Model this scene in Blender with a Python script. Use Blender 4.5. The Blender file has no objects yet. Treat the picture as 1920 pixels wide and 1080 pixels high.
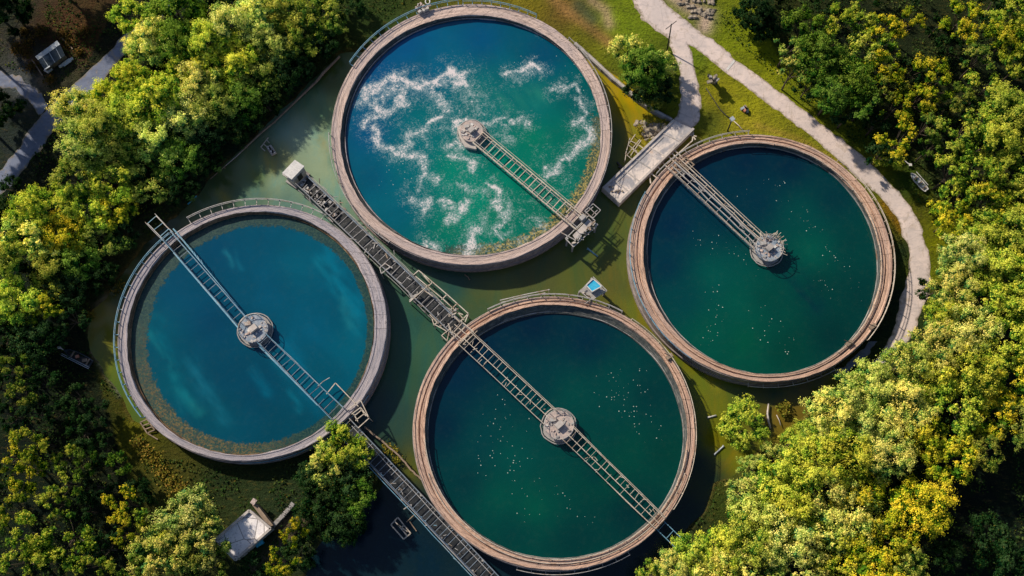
import bpy, math, random
import numpy as np
from mathutils import Vector, Matrix
random.seed(7); rng = np.random.default_rng(11)
S = bpy.context.scene
COL = S.collection

# ------------------------------------------------------------------ camera
TILT = math.radians(15); LENS = 35.0; FPX = 1920*LENS/36; DIST = FPX/10
ct, st = math.cos(TILT), math.sin(TILT)
def P(px, py, z=0.0):
    """ground-survey helper: world point at height z that lies under a photo pixel"""
    x = (px-960)/FPX; y = (540-py)/FPX
    t = (z-DIST*ct)/(y*st-ct)
    return Vector((x*t, -DIST*st+(y*ct+st)*t, z))
def PX(X, Y, Z=0.0):
    """inverse of P, arrays allowed"""
    dx = X; dy = Y+DIST*st; dz = Z-DIST*ct
    cy = dy*ct+dz*st; cz = -dy*st+dz*ct
    return 960+FPX*dx/(-cz), 540-FPX*cy/(-cz)
cam_d = bpy.data.cameras.new("camera"); cam = bpy.data.objects.new("camera", cam_d); COL.objects.link(cam)
cam.location = (0, -DIST*st, DIST*ct); cam.rotation_euler = (TILT, 0, 0)
cam_d.lens = LENS; cam_d.sensor_width = 36; cam_d.clip_end = 6000; cam_d.clip_start = 1
S.camera = cam

# ------------------------------------------------------------------ light
SUN_EL = math.radians(35); SUN_AZ = (-0.74, 0.67)
n_ = math.hypot(*SUN_AZ); sx, sy = SUN_AZ[0]/n_, SUN_AZ[1]/n_
sd = Vector((sx*math.cos(SUN_EL), sy*math.cos(SUN_EL), math.sin(SUN_EL)))
ld = bpy.data.lights.new("sun", 'SUN'); ld.energy = 5.0; ld.angle = math.radians(1.6); ld.color = (1.0, 0.88, 0.69)
lo = bpy.data.objects.new("sun", ld); COL.objects.link(lo); lo.rotation_euler = sd.to_track_quat('Z', 'Y').to_euler()
W = bpy.data.worlds.new("World"); S.world = W; W.use_nodes = True
wn = W.node_tree.nodes; wn.clear()
sky = wn.new('ShaderNodeTexSky'); sky.sky_type = 'NISHITA'; sky.sun_disc = False
sky.sun_elevation = SUN_EL; sky.sun_rotation = math.atan2(sx, sy)
bg = wn.new('ShaderNodeBackground'); bg.inputs[1].default_value = 0.09
wo = wn.new('ShaderNodeOutputWorld')
W.node_tree.links.new(sky.outputs[0], bg.inputs[0]); W.node_tree.links.new(bg.outputs[0], wo.inputs[0])
S.view_settings.view_transform = 'Standard'; S.view_settings.look = 'None'; S.view_settings.exposure = 0
S.render.engine = 'CYCLES'
S.cycles.max_bounces = 5; S.cycles.diffuse_bounces = 2; S.cycles.glossy_bounces = 2
S.cycles.transmission_bounces = 3; S.cycles.transparent_max_bounces = 4
S.cycles.use_denoising = True

# ------------------------------------------------------------------ colour helpers
def lin(c):
    return tuple(((v/255)/12.92 if v/255 <= 0.04045 else ((v/255+0.055)/1.055)**2.4) for v in c)
# ------------------------------------------------------------------ node helpers
class NT:
    def __init__(s, name):
        s.m = bpy.data.materials.new(name); s.m.use_nodes = True
        s.t = s.m.node_tree; s.t.nodes.clear()
        s.out = s.t.nodes.new('ShaderNodeOutputMaterial')
    def n(s, kind, **kw):
        nd = s.t.nodes.new('ShaderNode'+kind)
        for k, v in kw.items(): setattr(nd, k, v)
        return nd
    def put(s, sock, v):
        if isinstance(v, bpy.types.NodeSocket): s.t.links.new(v, sock)
        elif isinstance(v, (tuple, list)) and sock.type == 'RGBA' and len(v) == 3: sock.default_value = (*v, 1)
        else: sock.default_value = v
    def coord(s, which='Object'): return s.n('TexCoord').outputs[which]
    def attr(s, name, out='Color'):
        a = s.n('Attribute'); a.attribute_name = name; return a.outputs[out]
    def mapv(s, v, scale=(1, 1, 1), loc=(0, 0, 0), rot=(0, 0, 0)):
        m = s.n('Mapping'); s.put(m.inputs['Vector'], v); m.inputs['Scale'].default_value = scale
        m.inputs['Location'].default_value = loc; m.inputs['Rotation'].default_value = rot
        return m.outputs[0]
    def noise(s, v, scale, detail=4, rough=.55, dist=0.0, out='Fac'):
        m = s.n('TexNoise'); s.put(m.inputs['Vector'], v); m.inputs['Scale'].default_value = scale
        m.inputs['Detail'].default_value = detail; m.inputs['Roughness'].default_value = rough
        m.inputs['Distortion'].default_value = dist; return m.outputs[out]
    def vor(s, v, scale, feature='F1', out='Distance', rand=1.0):
        m = s.n('TexVoronoi'); m.feature = feature; s.put(m.inputs['Vector'], v); m.inputs['Scale'].default_value = scale
        m.inputs['Randomness'].default_value = rand
        return m.outputs[out]
    def ramp(s, v, a, b, lo=0.0, hi=1.0):
        m = s.n('MapRange'); m.interpolation_type = 'SMOOTHSTEP'; s.put(m.inputs['Value'], v)
        m.inputs['From Min'].default_value = a; m.inputs['From Max'].default_value = b
        m.inputs['To Min'].default_value = lo; m.inputs['To Max'].default_value = hi
        return m.outputs[0]
    def math(s, op, a, b=0.0):
        m = s.n('Math', operation=op); s.put(m.inputs[0], a); s.put(m.inputs[1], b); return m.outputs[0]
    def mix(s, f, a, b, blend='MIX'):
        m = s.n('Mix', data_type='RGBA', blend_type=blend); s.put(m.inputs[0], f); s.put(m.inputs[6], a); s.put(m.inputs[7], b)
        return m.outputs[2]
    def bump(s, h, strength=.5, dist=.1, normal=None):
        m = s.n('Bump'); s.put(m.inputs['Height'], h); m.inputs['Strength'].default_value = strength
        m.inputs['Distance'].default_value = dist
        if normal is not None: s.put(m.inputs['Normal'], normal)
        return m.outputs[0]
    def bsdf(s, color, rough=.8, metal=0.0, normal=None, spec=.4, **kw):
        b = s.n('BsdfPrincipled'); s.put(b.inputs['Base Color'], color); s.put(b.inputs['Roughness'], rough)
        s.put(b.inputs['Metallic'], metal); b.inputs['Specular IOR Level'].default_value = spec
        if normal is not None: s.put(b.inputs['Normal'], normal)
        for k, v in kw.items(): s.put(b.inputs[k.replace('_', ' ')], v)
        return b.outputs[0]
    def end(s, sh): s.t.links.new(sh, s.out.inputs[0]); return s.m

def simple(name, c1, c2, scale=1.5, c3=None, s3=.5, rough=.8, metal=0.0, bump=.3, lim=(.35, .65)):
    g = NT(name); v = g.coord()
    n1 = g.noise(v, scale, 6, .65); c = g.mix(g.ramp(n1, *lim), c1, c2)
    n2 = g.noise(v, scale*4.3, 3)
    if c3: c = g.mix(g.ramp(g.noise(g.mapv(v, loc=(7, 3, 1)), s3, 5, .7), .52, .68), c, c3)
    c = g.mix(g.ramp(n2, .3, .7, 0, .35), c, (c1[0]*.45, c1[1]*.45, c1[2]*.45))
    return g.end(g.bsdf(c, rough, metal, g.bump(n2, bump, .05)))

def rim_mat(name, ca, cb, cc):
    """weathered walkway concrete, streaked along the arc; uses the uvm attribute (arc, radial, z) in metres"""
    g = NT(name); v = g.attr('uvm', 'Vector')
    st1 = g.noise(g.mapv(v, (.10, 2.6, 1)), 1.0, 6, .7, .6)
    st2 = g.noise(g.mapv(v, (.45, 5.5, 1), (11, 5, 0)), 1.0, 5, .7)
    sp = g.noise(g.mapv(v, (1.3, 2.2, 1.3)), 1.6, 6, .75)
    big = g.noise(g.mapv(v, (.06, .3, .3), (3, 8, 0)), 1.0, 3)
    c = g.mix(g.ramp(st1, .38, .62), ca, cb)
    c = g.mix(g.ramp(st2, .5, .66, 0, .8), c, cc)
    pt = g.noise(g.mapv(v, (.16, .9, .9), (31, 2, 0)), 1.0, 6, .75, .8); c = g.mix(g.ramp(pt, .52, .64, 0, .65), c, (cc[0]*1.2, cc[1]*1.25, cc[2]*1.35))
    c = g.mix(g.ramp(big, .35, .65, 0, .55), c, (ca[0]*.62, ca[1]*.68, ca[2]*.8))
    c = g.mix(g.ramp(sp, .50, .66, 0, .75), c, (cc[0]*.6, cc[1]*.6, cc[2]*.6))
    c = g.mix(g.ramp(sp, .28, .40, .55, 0), c, (ca[0]*1.15, ca[1]*1.15, ca[2]*1.12))
    sepn = g.n('SeparateXYZ'); g.put(sepn.inputs[0], v)
    fr = g.math('FRACT', g.math('MULTIPLY', sepn.outputs[0], .38))
    wob = g.math('LESS_THAN', fr, .045)
    c = g.mix(g.math('MULTIPLY', wob, .55), c, (cc[0]*.35, cc[1]*.35, cc[2]*.35))
    hgt = g.math('ADD', g.math('MULTIPLY', st1, .8), sp)
    return g.end(g.bsdf(c, .9, 0, g.bump(hgt, .7, .12), .2))

def wall_mat(name, ca, cb, cc):
    g = NT(name); v = g.attr('uvm', 'Vector')
    dr = g.noise(g.mapv(v, (1.6, .5, .25)), 1.0, 5, .7, .3)
    sp = g.noise(g.mapv(v, (.35, 2.5, 2.5)), 1.5, 6, .7)
    c = g.mix(g.ramp(dr, .4, .62), ca, cb); c = g.mix(g.ramp(sp, .5, .68, 0, .9), c, cc)
    return g.end(g.bsdf(c, .85, 0, g.bump(sp, .6, .12), .2))

def water_mat(name, foam_c=(.80, .70, .72), foam_scale=1.1, rip=.06, rough=.12, murk_reflect=False):
    g = NT(name); v = g.coord(); base = g.attr('Col')
    sepn = g.n('SeparateColor'); g.put(sepn.inputs[0], g.attr('Msk'))
    foam, speck, algae = sepn.outputs[0], sepn.outputs[1], sepn.outputs[2]
    big = g.noise(v, .09, 4, .6, .8)
    c = g.mix(g.ramp(big, .3, .7, 0, .30), base, g.mix(.55, base, (.0, .02, .03)))
    mott = g.noise(v, .9, 5, .7)
    c = g.mix(g.ramp(mott, .45, .8, 0, .10), c, g.mix(.25, c, (.15, .22, .13)))
    if murk_reflect:  # murky mottling plus painted reflection streaks, all in the base colour
        m1 = g.noise(g.mapv(v, (1, .35, 1), rot=(0, 0, -.75)), .16, 6, .7, 1.0); m2 = g.noise(v, .45, 6, .75)
        c = g.mix(g.ramp(m1, .42, .62, 0, .65), c, g.mix(1.0, c, (.62, .95, 1.25), 'MULTIPLY'))
        c = g.mix(g.ramp(m1, .60, .72, 0, .35), c, g.mix(1.0, c, (1.6, 1.45, 1.3), 'MULTIPLY'))
        c = g.mix(g.ramp(m2, .56, .74, 0, .35), c, g.mix(1.0, c, (.5, .6, .5), 'MULTIPLY'))
    # algae / gravel band along the wall
    vo = g.vor(v, 4.2, out='Color'); vs = g.n('SeparateColor'); g.put(vs.inputs[0], vo)
    an = g.noise(v, .5, 4, .7)
    ac = g.mix(g.ramp(vs.outputs[0], .15, .8), (.035, .075, .05), g.attr('Alg'))
    ac = g.mix(g.ramp(g.noise(v, 2.1, 4, .75), .44, .6, 0, .85), ac, (.015, .05, .05))
    a2 = g.noise(v, 1.15, 5, .8, .6); ac = g.mix(g.ramp(a2, .50, .60, 0, .75), ac, g.mix(.35, (.0, .03, .04), ac)); ac = g.mix(g.ramp(a2, .30, .42, .6, 0), ac, g.mix(.5, ac, (.16, .22, .15)))
    am = g.ramp(g.math('ADD', algae, g.math('MULTIPLY', g.math('SUBTRACT', g.noise(v, 1.1, 6, .8), .5), 2.2)), .38, .66)
    c = g.mix(g.math('MULTIPLY', am, .92), c, ac)
    # foam
    fn = g.noise(v, foam_scale, 8, .70, 1.6); fn2 = g.noise(g.mapv(v, loc=(4, 9, 2)), .33, 4, .6, 1.2)
    fn3 = g.noise(g.mapv(v, loc=(1, 2, 9)), 3.6, 4, .75)
    ff = g.math('ADD', g.math('MULTIPLY', foam, .80), g.math('ADD', g.math('ADD', g.math('MULTIPLY', g.math('SUBTRACT', fn, .5), 1.7), g.math('MULTIPLY', g.math('SUBTRACT', fn3, .5), 1.5)), g.math('MULTIPLY', g.math('SUBTRACT', fn2, .5), 1.0)))
    veil = g.ramp(ff, .12, .85, 0, .62); fm = g.ramp(ff, .58, 1.0, 0, .85)
    gate = g.ramp(foam, .03, .16)
    c = g.mix(g.math('MULTIPLY', veil, gate), c, (.36, .47, .50))
    c = g.mix(g.math('MULTIPLY', fm, gate), c, foam_c)
    # floating specks
    vd = g.vor(v, 2.3); vcol = g.vor(v, 2.3, out='Color'); v2 = g.n('SeparateColor'); g.put(v2.inputs[0], vcol)
    dots = g.math('MULTIPLY', g.math('LESS_THAN', vd, g.math('MULTIPLY', v2.outputs[1], .23)), g.math('LESS_THAN', g.math('MULTIPLY', v2.outputs[0], .95), speck))
    c = g.mix(g.math('MULTIPLY', dots, g.ramp(v2.outputs[2], 0, 1, .12, .75)), c, (.62, .70, .64))
    rp = g.math('ADD', g.noise(g.mapv(v, (1, 2.2, 1), rot=(0, 0, .7)), 1.8, 3, .6), g.math('MULTIPLY', g.noise(v, .25, 3), 1.5))
    solid = g.math('MAXIMUM', am, g.math('MULTIPLY', fm, gate))
    rg = g.math('ADD', rough, g.math('MULTIPLY', solid, .25))
    return g.end(g.bsdf(c, rg, 0, g.bump(g.math('ADD', rp, g.math('MULTIPLY', solid, .6)), rip, .3), .3))

M = {}
M['rim1'] = rim_mat('pink_weathered_concrete', (.74, .57, .50), (.46, .35, .31), (.20, .16, .16))
M['rim2'] = rim_mat('orange_weathered_concrete', (.78, .53, .40), (.46, .28, .20), (.14, .09, .075))
M['rim3'] = rim_mat('grey_weathered_concrete', (.56, .48, .48), (.33, .31, .36), (.15, .15, .18))
M['wall_out'] = wall_mat('stained_outer_wall', (.30, .25, .24), (.17, .15, .16), (.42, .37, .36))
M['wall_in'] = wall_mat('wet_inner_wall', (.05, .06, .065), (.09, .095, .09), (.26, .25, .24))
M['wall_rust'] = wall_mat('rusty_inner_wall', (.12, .08, .055), (.28, .18, .11), (.45, .32, .2))
M['steel'] = simple('galvanised_steel', (.55, .53, .52), (.40, .38, .38), 1.2, (.30, .17, .10), .4, .55, .2, .2)
M['pale_steel'] = simple('pale_painted_steel', (.68, .60, .52), (.52, .44, .36), .8, (.30, .19, .12), .5, .6, 0, .2)
M['blue_steel'] = simple('bluish_steel', (.22, .46, .62), (.15, .32, .47), .8, (.45, .5, .52), .5, .5, .1, .2)
M['slate_steel'] = simple('slate_blue_steel', (.24, .30, .38), (.14, .18, .24), .8, (.40, .33, .27), .5, .5, .1, .2)
M['dark_steel'] = simple('dark_steel', (.035, .035, .04), (.06, .06, .06), 1.5, (.10, .08, .07), .8, .6, .2)
M['concrete'] = simple('pale_concrete', (.60, .54, .51), (.46, .42, .41), .45, (.27, .26, .27), .3, .9, 0, .5)
M['grey_concrete'] = simple('grey_concrete', (.42, .40, .40), (.30, .29, .30), .8, (.20, .18, .17), .6, .9, 0, .6)
M['rubble'] = simple('rubble_stone', (.40, .34, .27), (.25, .21, .17), 1.5, (.14, .12, .10), .9, .95, 0, .8)
M['white'] = simple('white_sheet_roof', (.75, .73, .72), (.62, .61, .62), .7, (.45, .42, .42), .6, .5, 0, .2)
M['cyan'] = simple('cyan_sheet', (.03, .42, .72), (.08, .52, .80), .6, None, .5, .3, 0, .1)
M['wood'] = simple('weathered_wood', (.36, .27, .20), (.24, .18, .14), 1.3, (.15, .11, .08), .8, .85, 0, .5)
M['bark'] = simple('bark', (.10, .075, .055), (.06, .045, .035), 2.5, None, .5, .95, 0, .6)
M['dark_roof'] = simple('dark_metal_roof', (.03, .045, .06), (.06, .08, .10), .6, (.10, .13, .16), .5, .3, .3, .1)
M['pale_roof'] = simple('pale_blue_roof', (.48, .53, .60), (.36, .41, .48), .7, (.25, .27, .30), .5, .45, .1, .2)
M['red'] = simple('faded_red_cloth', (.50, .16, .10), (.6, .35, .25), 1.5, None, .5, .8)
M['dark_trough'] = simple('dark_wet_trough', (.02, .022, .026), (.035, .04, .045), 1.0, (.10, .10, .11), 1.1, .4, 0, .4)

# ------------------------------------------------------------------ mesh builder
class MB:
    def __init__(s): s.v = []; s.f = []; s.uv = []
    def q(s, pts, uv=None):
        i = len(s.v); s.v += [tuple(p) for p in pts]; s.f.append(tuple(range(i, i+len(pts))))
        s.uv += (uv if uv else [tuple(p) for p in pts])
    def box(s, c, sx_, sy_, sz_, rz=0.0, M_=None):
        R = M_ if M_ else Matrix.Rotation(rz, 3, 'Z'); c = Vector(c); p = []
        for dz in (-.5, .5):
            for dx, dy in ((-.5, -.5), (.5, -.5), (.5, .5), (-.5, .5)):
                p.append(c+R@Vector((dx*sx_, dy*sy_, dz*sz_)))
        i = len(s.v); s.v += [tuple(a) for a in p]; s.uv += [tuple(a) for a in p]
        s.f += [tuple(i+k for k in f) for f in ((3, 2, 1, 0), (4, 5, 6, 7), (0, 1, 5, 4), (1, 2, 6, 5), (2, 3, 7, 6), (3, 0, 4, 7))]
        return s
    def beam(s, a, b, w, h=None):
        a = Vector(a); b = Vector(b); h = h or w; d = (b-a); L = d.length
        if L < 1e-4: return s
        d.normalize(); up = Vector((0, 0, 1)) if abs(d.z) < .95 else Vector((0, 1, 0))
        y = up.cross(d).normalized(); z = d.cross(y)
        return s.box((a+b)/2, L, w, h, M_=Matrix((d, y, z)).transposed())
    def tube(s, pts, r, n=6, close=False):
        pts = [Vector(p) for p in pts]; N = len(pts); rings = []
        for i, p in enumerate(pts):
            t = (pts[min(i+1, N-1)]-pts[max(i-1, 0)]).normalized()
            if close: t = (pts[(i+1) % N]-pts[i-1]).normalized()
            up = Vector((0, 0, 1)) if abs(t.z) < .95 else Vector((0, 1, 0))
            x = up.cross(t).normalized(); y = t.cross(x); k = len(s.v); rr = r[i] if isinstance(r, (list, tuple)) else r
            for j in range(n):
                a = 2*math.pi*j/n; q = p+x*math.cos(a)*rr+y*math.sin(a)*rr; s.v.append(tuple(q)); s.uv.append(tuple(q))
            rings.append(k)
        pr = list(zip(rings[:-1], rings[1:]))
        if close: pr.append((rings[-1], rings[0]))
        for a, b in pr:
            for j in range(n): s.f.append((a+j, a+(j+1) % n, b+(j+1) % n, b+j))
        if not close:
            s.f.append(tuple(rings[0]+j for j in range(n))[::-1]); s.f.append(tuple(rings[-1]+j for j in range(n)))
        return s
    def loft(s, A, B, ua, ub):
        """strip between two point lists with uvm lists"""
        i = len(s.v); n = len(A)
        s.v += [tuple(p) for p in A]+[tuple(p) for p in B]; s.uv += ua+ub
        for k in range(n-1): s.f.append((i+k, i+k+1, i+n+k+1, i+n+k))
        return s
    def prism(s, poly, z0, z1):
        n = len(poly); i = len(s.v)
        for z in (z0, z1):
            for p in poly: s.v.append((p[0], p[1], z)); s.uv.append((p[0], p[1], z))
        s.f.append(tuple(i+k for k in range(n))[::-1]); s.f.append(tuple(i+n+k for k in range(n)))
        for k in range(n): s.f.append((i+k, i+(k+1) % n, i+n+(k+1) % n, i+n+k))
        return s
    def mesh(s, name, m, smooth=False):
        me = bpy.data.meshes.new(name); me.from_pydata(s.v, [], s.f)
        if m is not None: me.materials.append(m)
        at = me.attributes.new('uvm', 'FLOAT_VECTOR', 'POINT'); at.data.foreach_set('vector', np.array(s.uv, 'f').ravel())
        if smooth: me.polygons.foreach_set('use_smooth', [True]*len(me.polygons))
        me.validate(); me.update(); return me
    def build(s, name, m, parent=None, smooth=False, fix=True):
        me = s.mesh(name, m, smooth)
        if fix:
            import bmesh
            b = bmesh.new(); b.from_mesh(me); bmesh.ops.recalc_face_normals(b, faces=b.faces); b.to_mesh(me); b.free()
        o = bpy.data.objects.new(name, me); COL.objects.link(o)
        if parent is not None:
            o.parent = parent; o.matrix_parent_inverse = Matrix.Translation(-parent_loc(parent))
        return o
def parent_loc(p):
    v = Vector(p.location)
    if p.parent is not None: v = Vector((0, 0, 0))
    return v
def tag(o, label=None, cat=None, group=None, kind=None):
    if label: o['label'] = label
    if cat: o['category'] = cat
    if group: o['group'] = group
    if kind: o['kind'] = kind
    return o
def thing(name, label, cat, loc=(0, 0, 0), group=None):
    o = bpy.data.objects.new(name, None); COL.objects.link(o); o.location = loc; o.empty_display_size = .3
    return tag(o, label, cat, group)

# ------------------------------------------------------------------ numeric fields
def vnoise(x, y, seed=0, oct_=4, sc=1.0):
    r = np.random.default_rng(seed); out = np.zeros_like(x); amp = 1.0; tot = 0
    for o in range(oct_):
        T = r.random((64, 64)); fx = x*sc*(2**o); fy = y*sc*(2**o)
        ix = np.floor(fx).astype(int); iy = np.floor(fy).astype(int); tx = fx-ix; ty = fy-iy
        tx = tx*tx*(3-2*tx); ty = ty*ty*(3-2*ty)
        a = T[ix % 64, iy % 64]; b = T[(ix+1) % 64, iy % 64]; c = T[ix % 64, (iy+1) % 64]; d = T[(ix+1) % 64, (iy+1) % 64]
        out += amp*((a*(1-tx)+b*tx)*(1-ty)+(c*(1-tx)+d*tx)*ty); tot += amp; amp *= .5
    return out/tot
def segdist(x, y, pts, close=False):
    best = np.full_like(x, 1e9); P_ = list(pts)+([pts[0]] if close else [])
    for (ax, ay), (bx, by) in zip(P_[:-1], P_[1:]):
        dx, dy = bx-ax, by-ay; L = dx*dx+dy*dy+1e-9
        t = np.clip(((x-ax)*dx+(y-ay)*dy)/L, 0, 1); best = np.minimum(best, np.hypot(x-ax-t*dx, y-ay-t*dy))
    return best
def inside(x, y, pts):
    r = np.zeros(x.shape, bool); n = len(pts)
    for i in range(n):
        (ax, ay), (bx, by) = pts[i], pts[(i+1) % n]
        c = ((ay > y) != (by > y)); t = (bx-ax)*(y-ay)/((by-ay) if by != ay else 1e-9)+ax
        r ^= c & (x < t)
    return r
def idw(px, py, ctrl, power=2.6, soft=12.0):
    """ctrl: (px,py,(r,g,b) sRGB) -> linear colour field"""
    num = np.zeros(px.shape+(3,)); den = np.zeros(px.shape)
    for cx, cy, c in ctrl:
        w = 1/(np.hypot(px-cx, py-cy)+soft)**power; num += w[..., None]*np.array(lin(c)); den += w
    return num/den[..., None]
def blend(col, m, c): return col*(1-m[..., None])+np.array(c)*m[..., None]
def stroke(px, py, pts, w): return np.exp(-(segdist(px, py, pts)/w)**2)

ALB = 1.12   # display value of a lit, level surface divided by its albedo, roughly
def setcol(me, name, arr):
    a = me.attributes.new(name, 'FLOAT_COLOR', 'POINT')
    d = np.ones((arr.shape[0], 4), 'f'); d[:, :3] = arr; a.data.foreach_set('color', d.ravel())

# ------------------------------------------------------------------ terrain
POND_PX = [(637, 106), (560, 180), (480, 262), (395, 337), (350, 380), (300, 430), (240, 505), (200, 560), (166, 590), (172, 650),
           (200, 710), (240, 772), (300, 800), (400, 800), (560, 790), (640, 790), (692, 850), (726, 880), (716, 925), (650, 965), (598, 1010),
           (572, 1090), (560, 1250), (1150, 1250), (1190, 1085), (1262, 1012), (1312, 960), (1340, 905), (1410, 860), (1470, 800),
           (1520, 762), (1575, 722), (1560, 600), (1450, 480), (1330, 330), (1312, 262), (1292, 252), (1258, 228), (1180, 166), (1098, 100), (1050, 90),
           (883, 150), (720, 100)]
POND = [tuple(P(a, b, 0.2)[:2]) for a, b in POND_PX]
def ground_h(x, y):
    d = segdist(x, y, POND, True); ins = inside(x, y, POND); sd_ = np.where(ins, -d, d)
    sd_ = sd_+(vnoise(x, y, 3, 4, .18)-.5)*3.0
    t = np.clip((sd_+1.4)/2.8, 0, 1); t = t*t*(3-2*t)
    far = np.clip((np.hypot(x, y)-150)/300, 0, 1)
    return -0.9+t*1.5+(vnoise(x, y, 5, 4, .06)-.5)*.5*t+far*6
def gh(x, y): return float(ground_h(np.array([float(x)]), np.array([float(y)]))[0])

def axis(lo_, hi_, step):
    core = np.arange(lo_, hi_+step, step); ext = [12, 30, 70, 160, 350, 800, 1800]
    return np.concatenate([lo_-np.array(ext[::-1]), core, core[-1]+np.array(ext)])
def gridmesh(name, xs, ys, zf, mat_):
    X, Y = np.meshgrid(xs, ys, indexing='ij'); x = X.ravel(); y = Y.ravel(); z = zf(x, y)
    nx, ny = len(xs), len(ys); me = bpy.data.meshes.new(name)
    i = (np.arange(nx-1)[:, None]*ny+np.arange(ny-1)[None, :]).ravel()
    F = np.stack([i, i+ny, i+ny+1, i+1], 1)
    me.vertices.add(len(x)); me.vertices.foreach_set('co', np.stack([x, y, z], 1).astype('f').ravel())
    me.loops.add(F.size); me.loops.foreach_set('vertex_index', F.astype('i').ravel())
    me.polygons.add(len(F)); me.polygons.foreach_set('loop_start', (np.arange(len(F))*4).astype('i')); me.polygons.foreach_set('loop_total', np.full(len(F), 4, 'i'))
    me.update(calc_edges=True); me.polygons.foreach_set('use_smooth', [True]*len(F))
    me.materials.append(mat_); o = bpy.data.objects.new(name, me); COL.objects.link(o)
    return o, x, y, z

g = NT('grass_and_soil'); v = g.coord(); base = g.attr('Col')
n1 = g.noise(v, .35, 6, .7, .4); n2 = g.noise(v, 1.7, 6, .75); n3 = g.noise(g.mapv(v, (1, 2.4, 1), rot=(0, 0, .7)), .7, 5, .7)
c = g.mix(g.ramp(n1, .40, .66, 0, .55), base, g.mix(.6, base, (.03, .055, .012)))
c = g.mix(g.ramp(n3, .52, .7, 0, .5), c, g.mix(.5, base, (.26, .18, .04)))
c = g.mix(g.ramp(n2, .5, .68, 0, .7), c, (.018, .03, .012))
c = g.mix(g.ramp(g.noise(v, 4.5, 3, .7), .60, .72, 0, .35), c, (.20, .17, .06))
M['ground'] = g.end(g.bsdf(c, .95, 0, g.bump(g.math('ADD', n2, g.math('MULTIPLY', n3, .7)), 1.0, .9), .1))
g_o, gx, gy, gz = gridmesh('ground', axis(-122, 122, .55), axis(-75, 80, .55), ground_h, M['ground'])
tag(g_o, kind='structure'); g_o['label'] = 'grassy ground and forest floor around the tanks'
gpx, gpy = PX(gx, gy, gz)
GC = [(100, 60, (70, 45, 30)), (160, 60, (80, 50, 30)), (60, 130, (70, 75, 80)), (30, 250, (40, 50, 50)), (120, 170, (60, 60, 45)), (20, 20, (40, 45, 40)),  # dark woodland entries hold tree shade in the ground colour
      (240, 50, (60, 50, 30)), (400, 300, (20, 45, 35)), (540, 190, (25, 45, 30)), (620, 60, (45, 60, 20)), (700, 30, (50, 70, 30)),
      (200, 780, (55, 60, 20)), (250, 800, (95, 95, 18)), (330, 880, (75, 75, 28)), (420, 900, (40, 55, 30)), (520, 900, (45, 60, 35)), (100, 650, (25, 40, 30)),
      (550, 960, (35, 50, 35)), (60, 900, (20, 30, 25)), (150, 1000, (20, 30, 25)), (1000, 5, (125, 115, 30)), (1060, 20, (120, 95, 45)), (1150, 30, (120, 140, 25)),
      (1180, 60, (110, 130, 25)), (1100, 60, (120, 120, 30)), (1230, 130, (60, 80, 25)), (1300, 110, (105, 125, 25)), (1350, 180, (150, 145, 30)), (1400, 200, (150, 150, 25)),
      (1330, 230, (90, 100, 30)), (1400, 235, (160, 150, 40)), (1380, 70, (120, 135, 20)), (1430, 110, (130, 140, 15)), (1500, 170, (120, 135, 20)), (1600, 255, (90, 105, 20)),
      (1480, 240, (140, 140, 30)), (1560, 290, (120, 125, 25)), (1640, 330, (110, 115, 20)), (1690, 420, (95, 90, 20)), (1700, 340, (50, 75, 20)),
      (1760, 450, (130, 135, 10)), (1755, 510, (110, 120, 15)), (1690, 470, (30, 50, 30)), (1680, 560, (20, 45, 35)), (1650, 620, (30, 50, 35)), (1740, 600, (40, 60, 25)),
      (1560, 740, (70, 75, 30)), (1480, 790, (110, 100, 25)), (1350, 940, (60, 75, 25)), (1330, 900, (70, 75, 25)), (1290, 960, (35, 45, 30)),
      (1600, 100, (30, 40, 25)), (1800, 300, (20, 30, 25)), (1850, 950, (8, 20, 28)), (1750, 1000, (10, 22, 28)), (1850, 600, (30, 40, 20)), (1600, 900, (30, 40, 20))]
gc = idw(gpx, gpy, GC, 3.0, 14)
for pts, w, cc, a in [([(1030, -10), (1065, 22), (1110, 55), (1140, 78)], 11, (165, 125, 75), .8), ([(1110, 0), (1135, 20), (1142, 45)], 10, (190, 160, 130), .7),
                      ([(1085, 10), (1110, 35)], 14, (70, 85, 70), .7), ([(1250, -20), (1290, 10), (1325, 30), (1320, 50)], 16, (195, 170, 155), .9),
                      ([(280, 845), (310, 880), (345, 920)], 9, (120, 110, 35), .45), ([(585, 965), (530, 1010), (500, 1050)], 12, (110, 95, 80), .8),
                      ([(545, 975), (520, 985)], 8, (150, 120, 95), .8), ([(175, 660), (200, 700), (225, 740)], 5, (130, 140, 120), .8),
                      ([(185, 575), (200, 560)], 8, (150, 150, 130), .6), ([(1655, 380), (1690, 430)], 7, (150, 105, 20), .7),
                      ([(45, 90), (75, 130)], 10, (120, 75, 30), .5), ([(10, 150), (50, 170)], 16, (95, 105, 115), .7), ([(75, 150), (100, 170)], 10, (130, 110, 90), .6),
                      ([(1420, 235), (1500, 262), (1580, 310)], 6, (165, 140, 60), .6), ([(1330, 690), (1290, 720)], 8, (60, 70, 30), .5)]:
    gc = blend(gc, stroke(gpx, gpy, pts, w)*a, lin(cc))
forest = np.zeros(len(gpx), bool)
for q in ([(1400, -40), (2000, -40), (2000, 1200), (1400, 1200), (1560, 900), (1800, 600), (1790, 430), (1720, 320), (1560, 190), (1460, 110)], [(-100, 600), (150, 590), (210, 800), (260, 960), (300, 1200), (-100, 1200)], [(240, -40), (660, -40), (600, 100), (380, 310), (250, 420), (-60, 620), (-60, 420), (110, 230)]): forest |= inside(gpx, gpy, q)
fd = np.clip(1-segdist(gpx, gpy, [(1400, 60), (1560, 190), (1720, 320), (1790, 430), (1800, 600)])/30, 0, 1)
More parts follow.
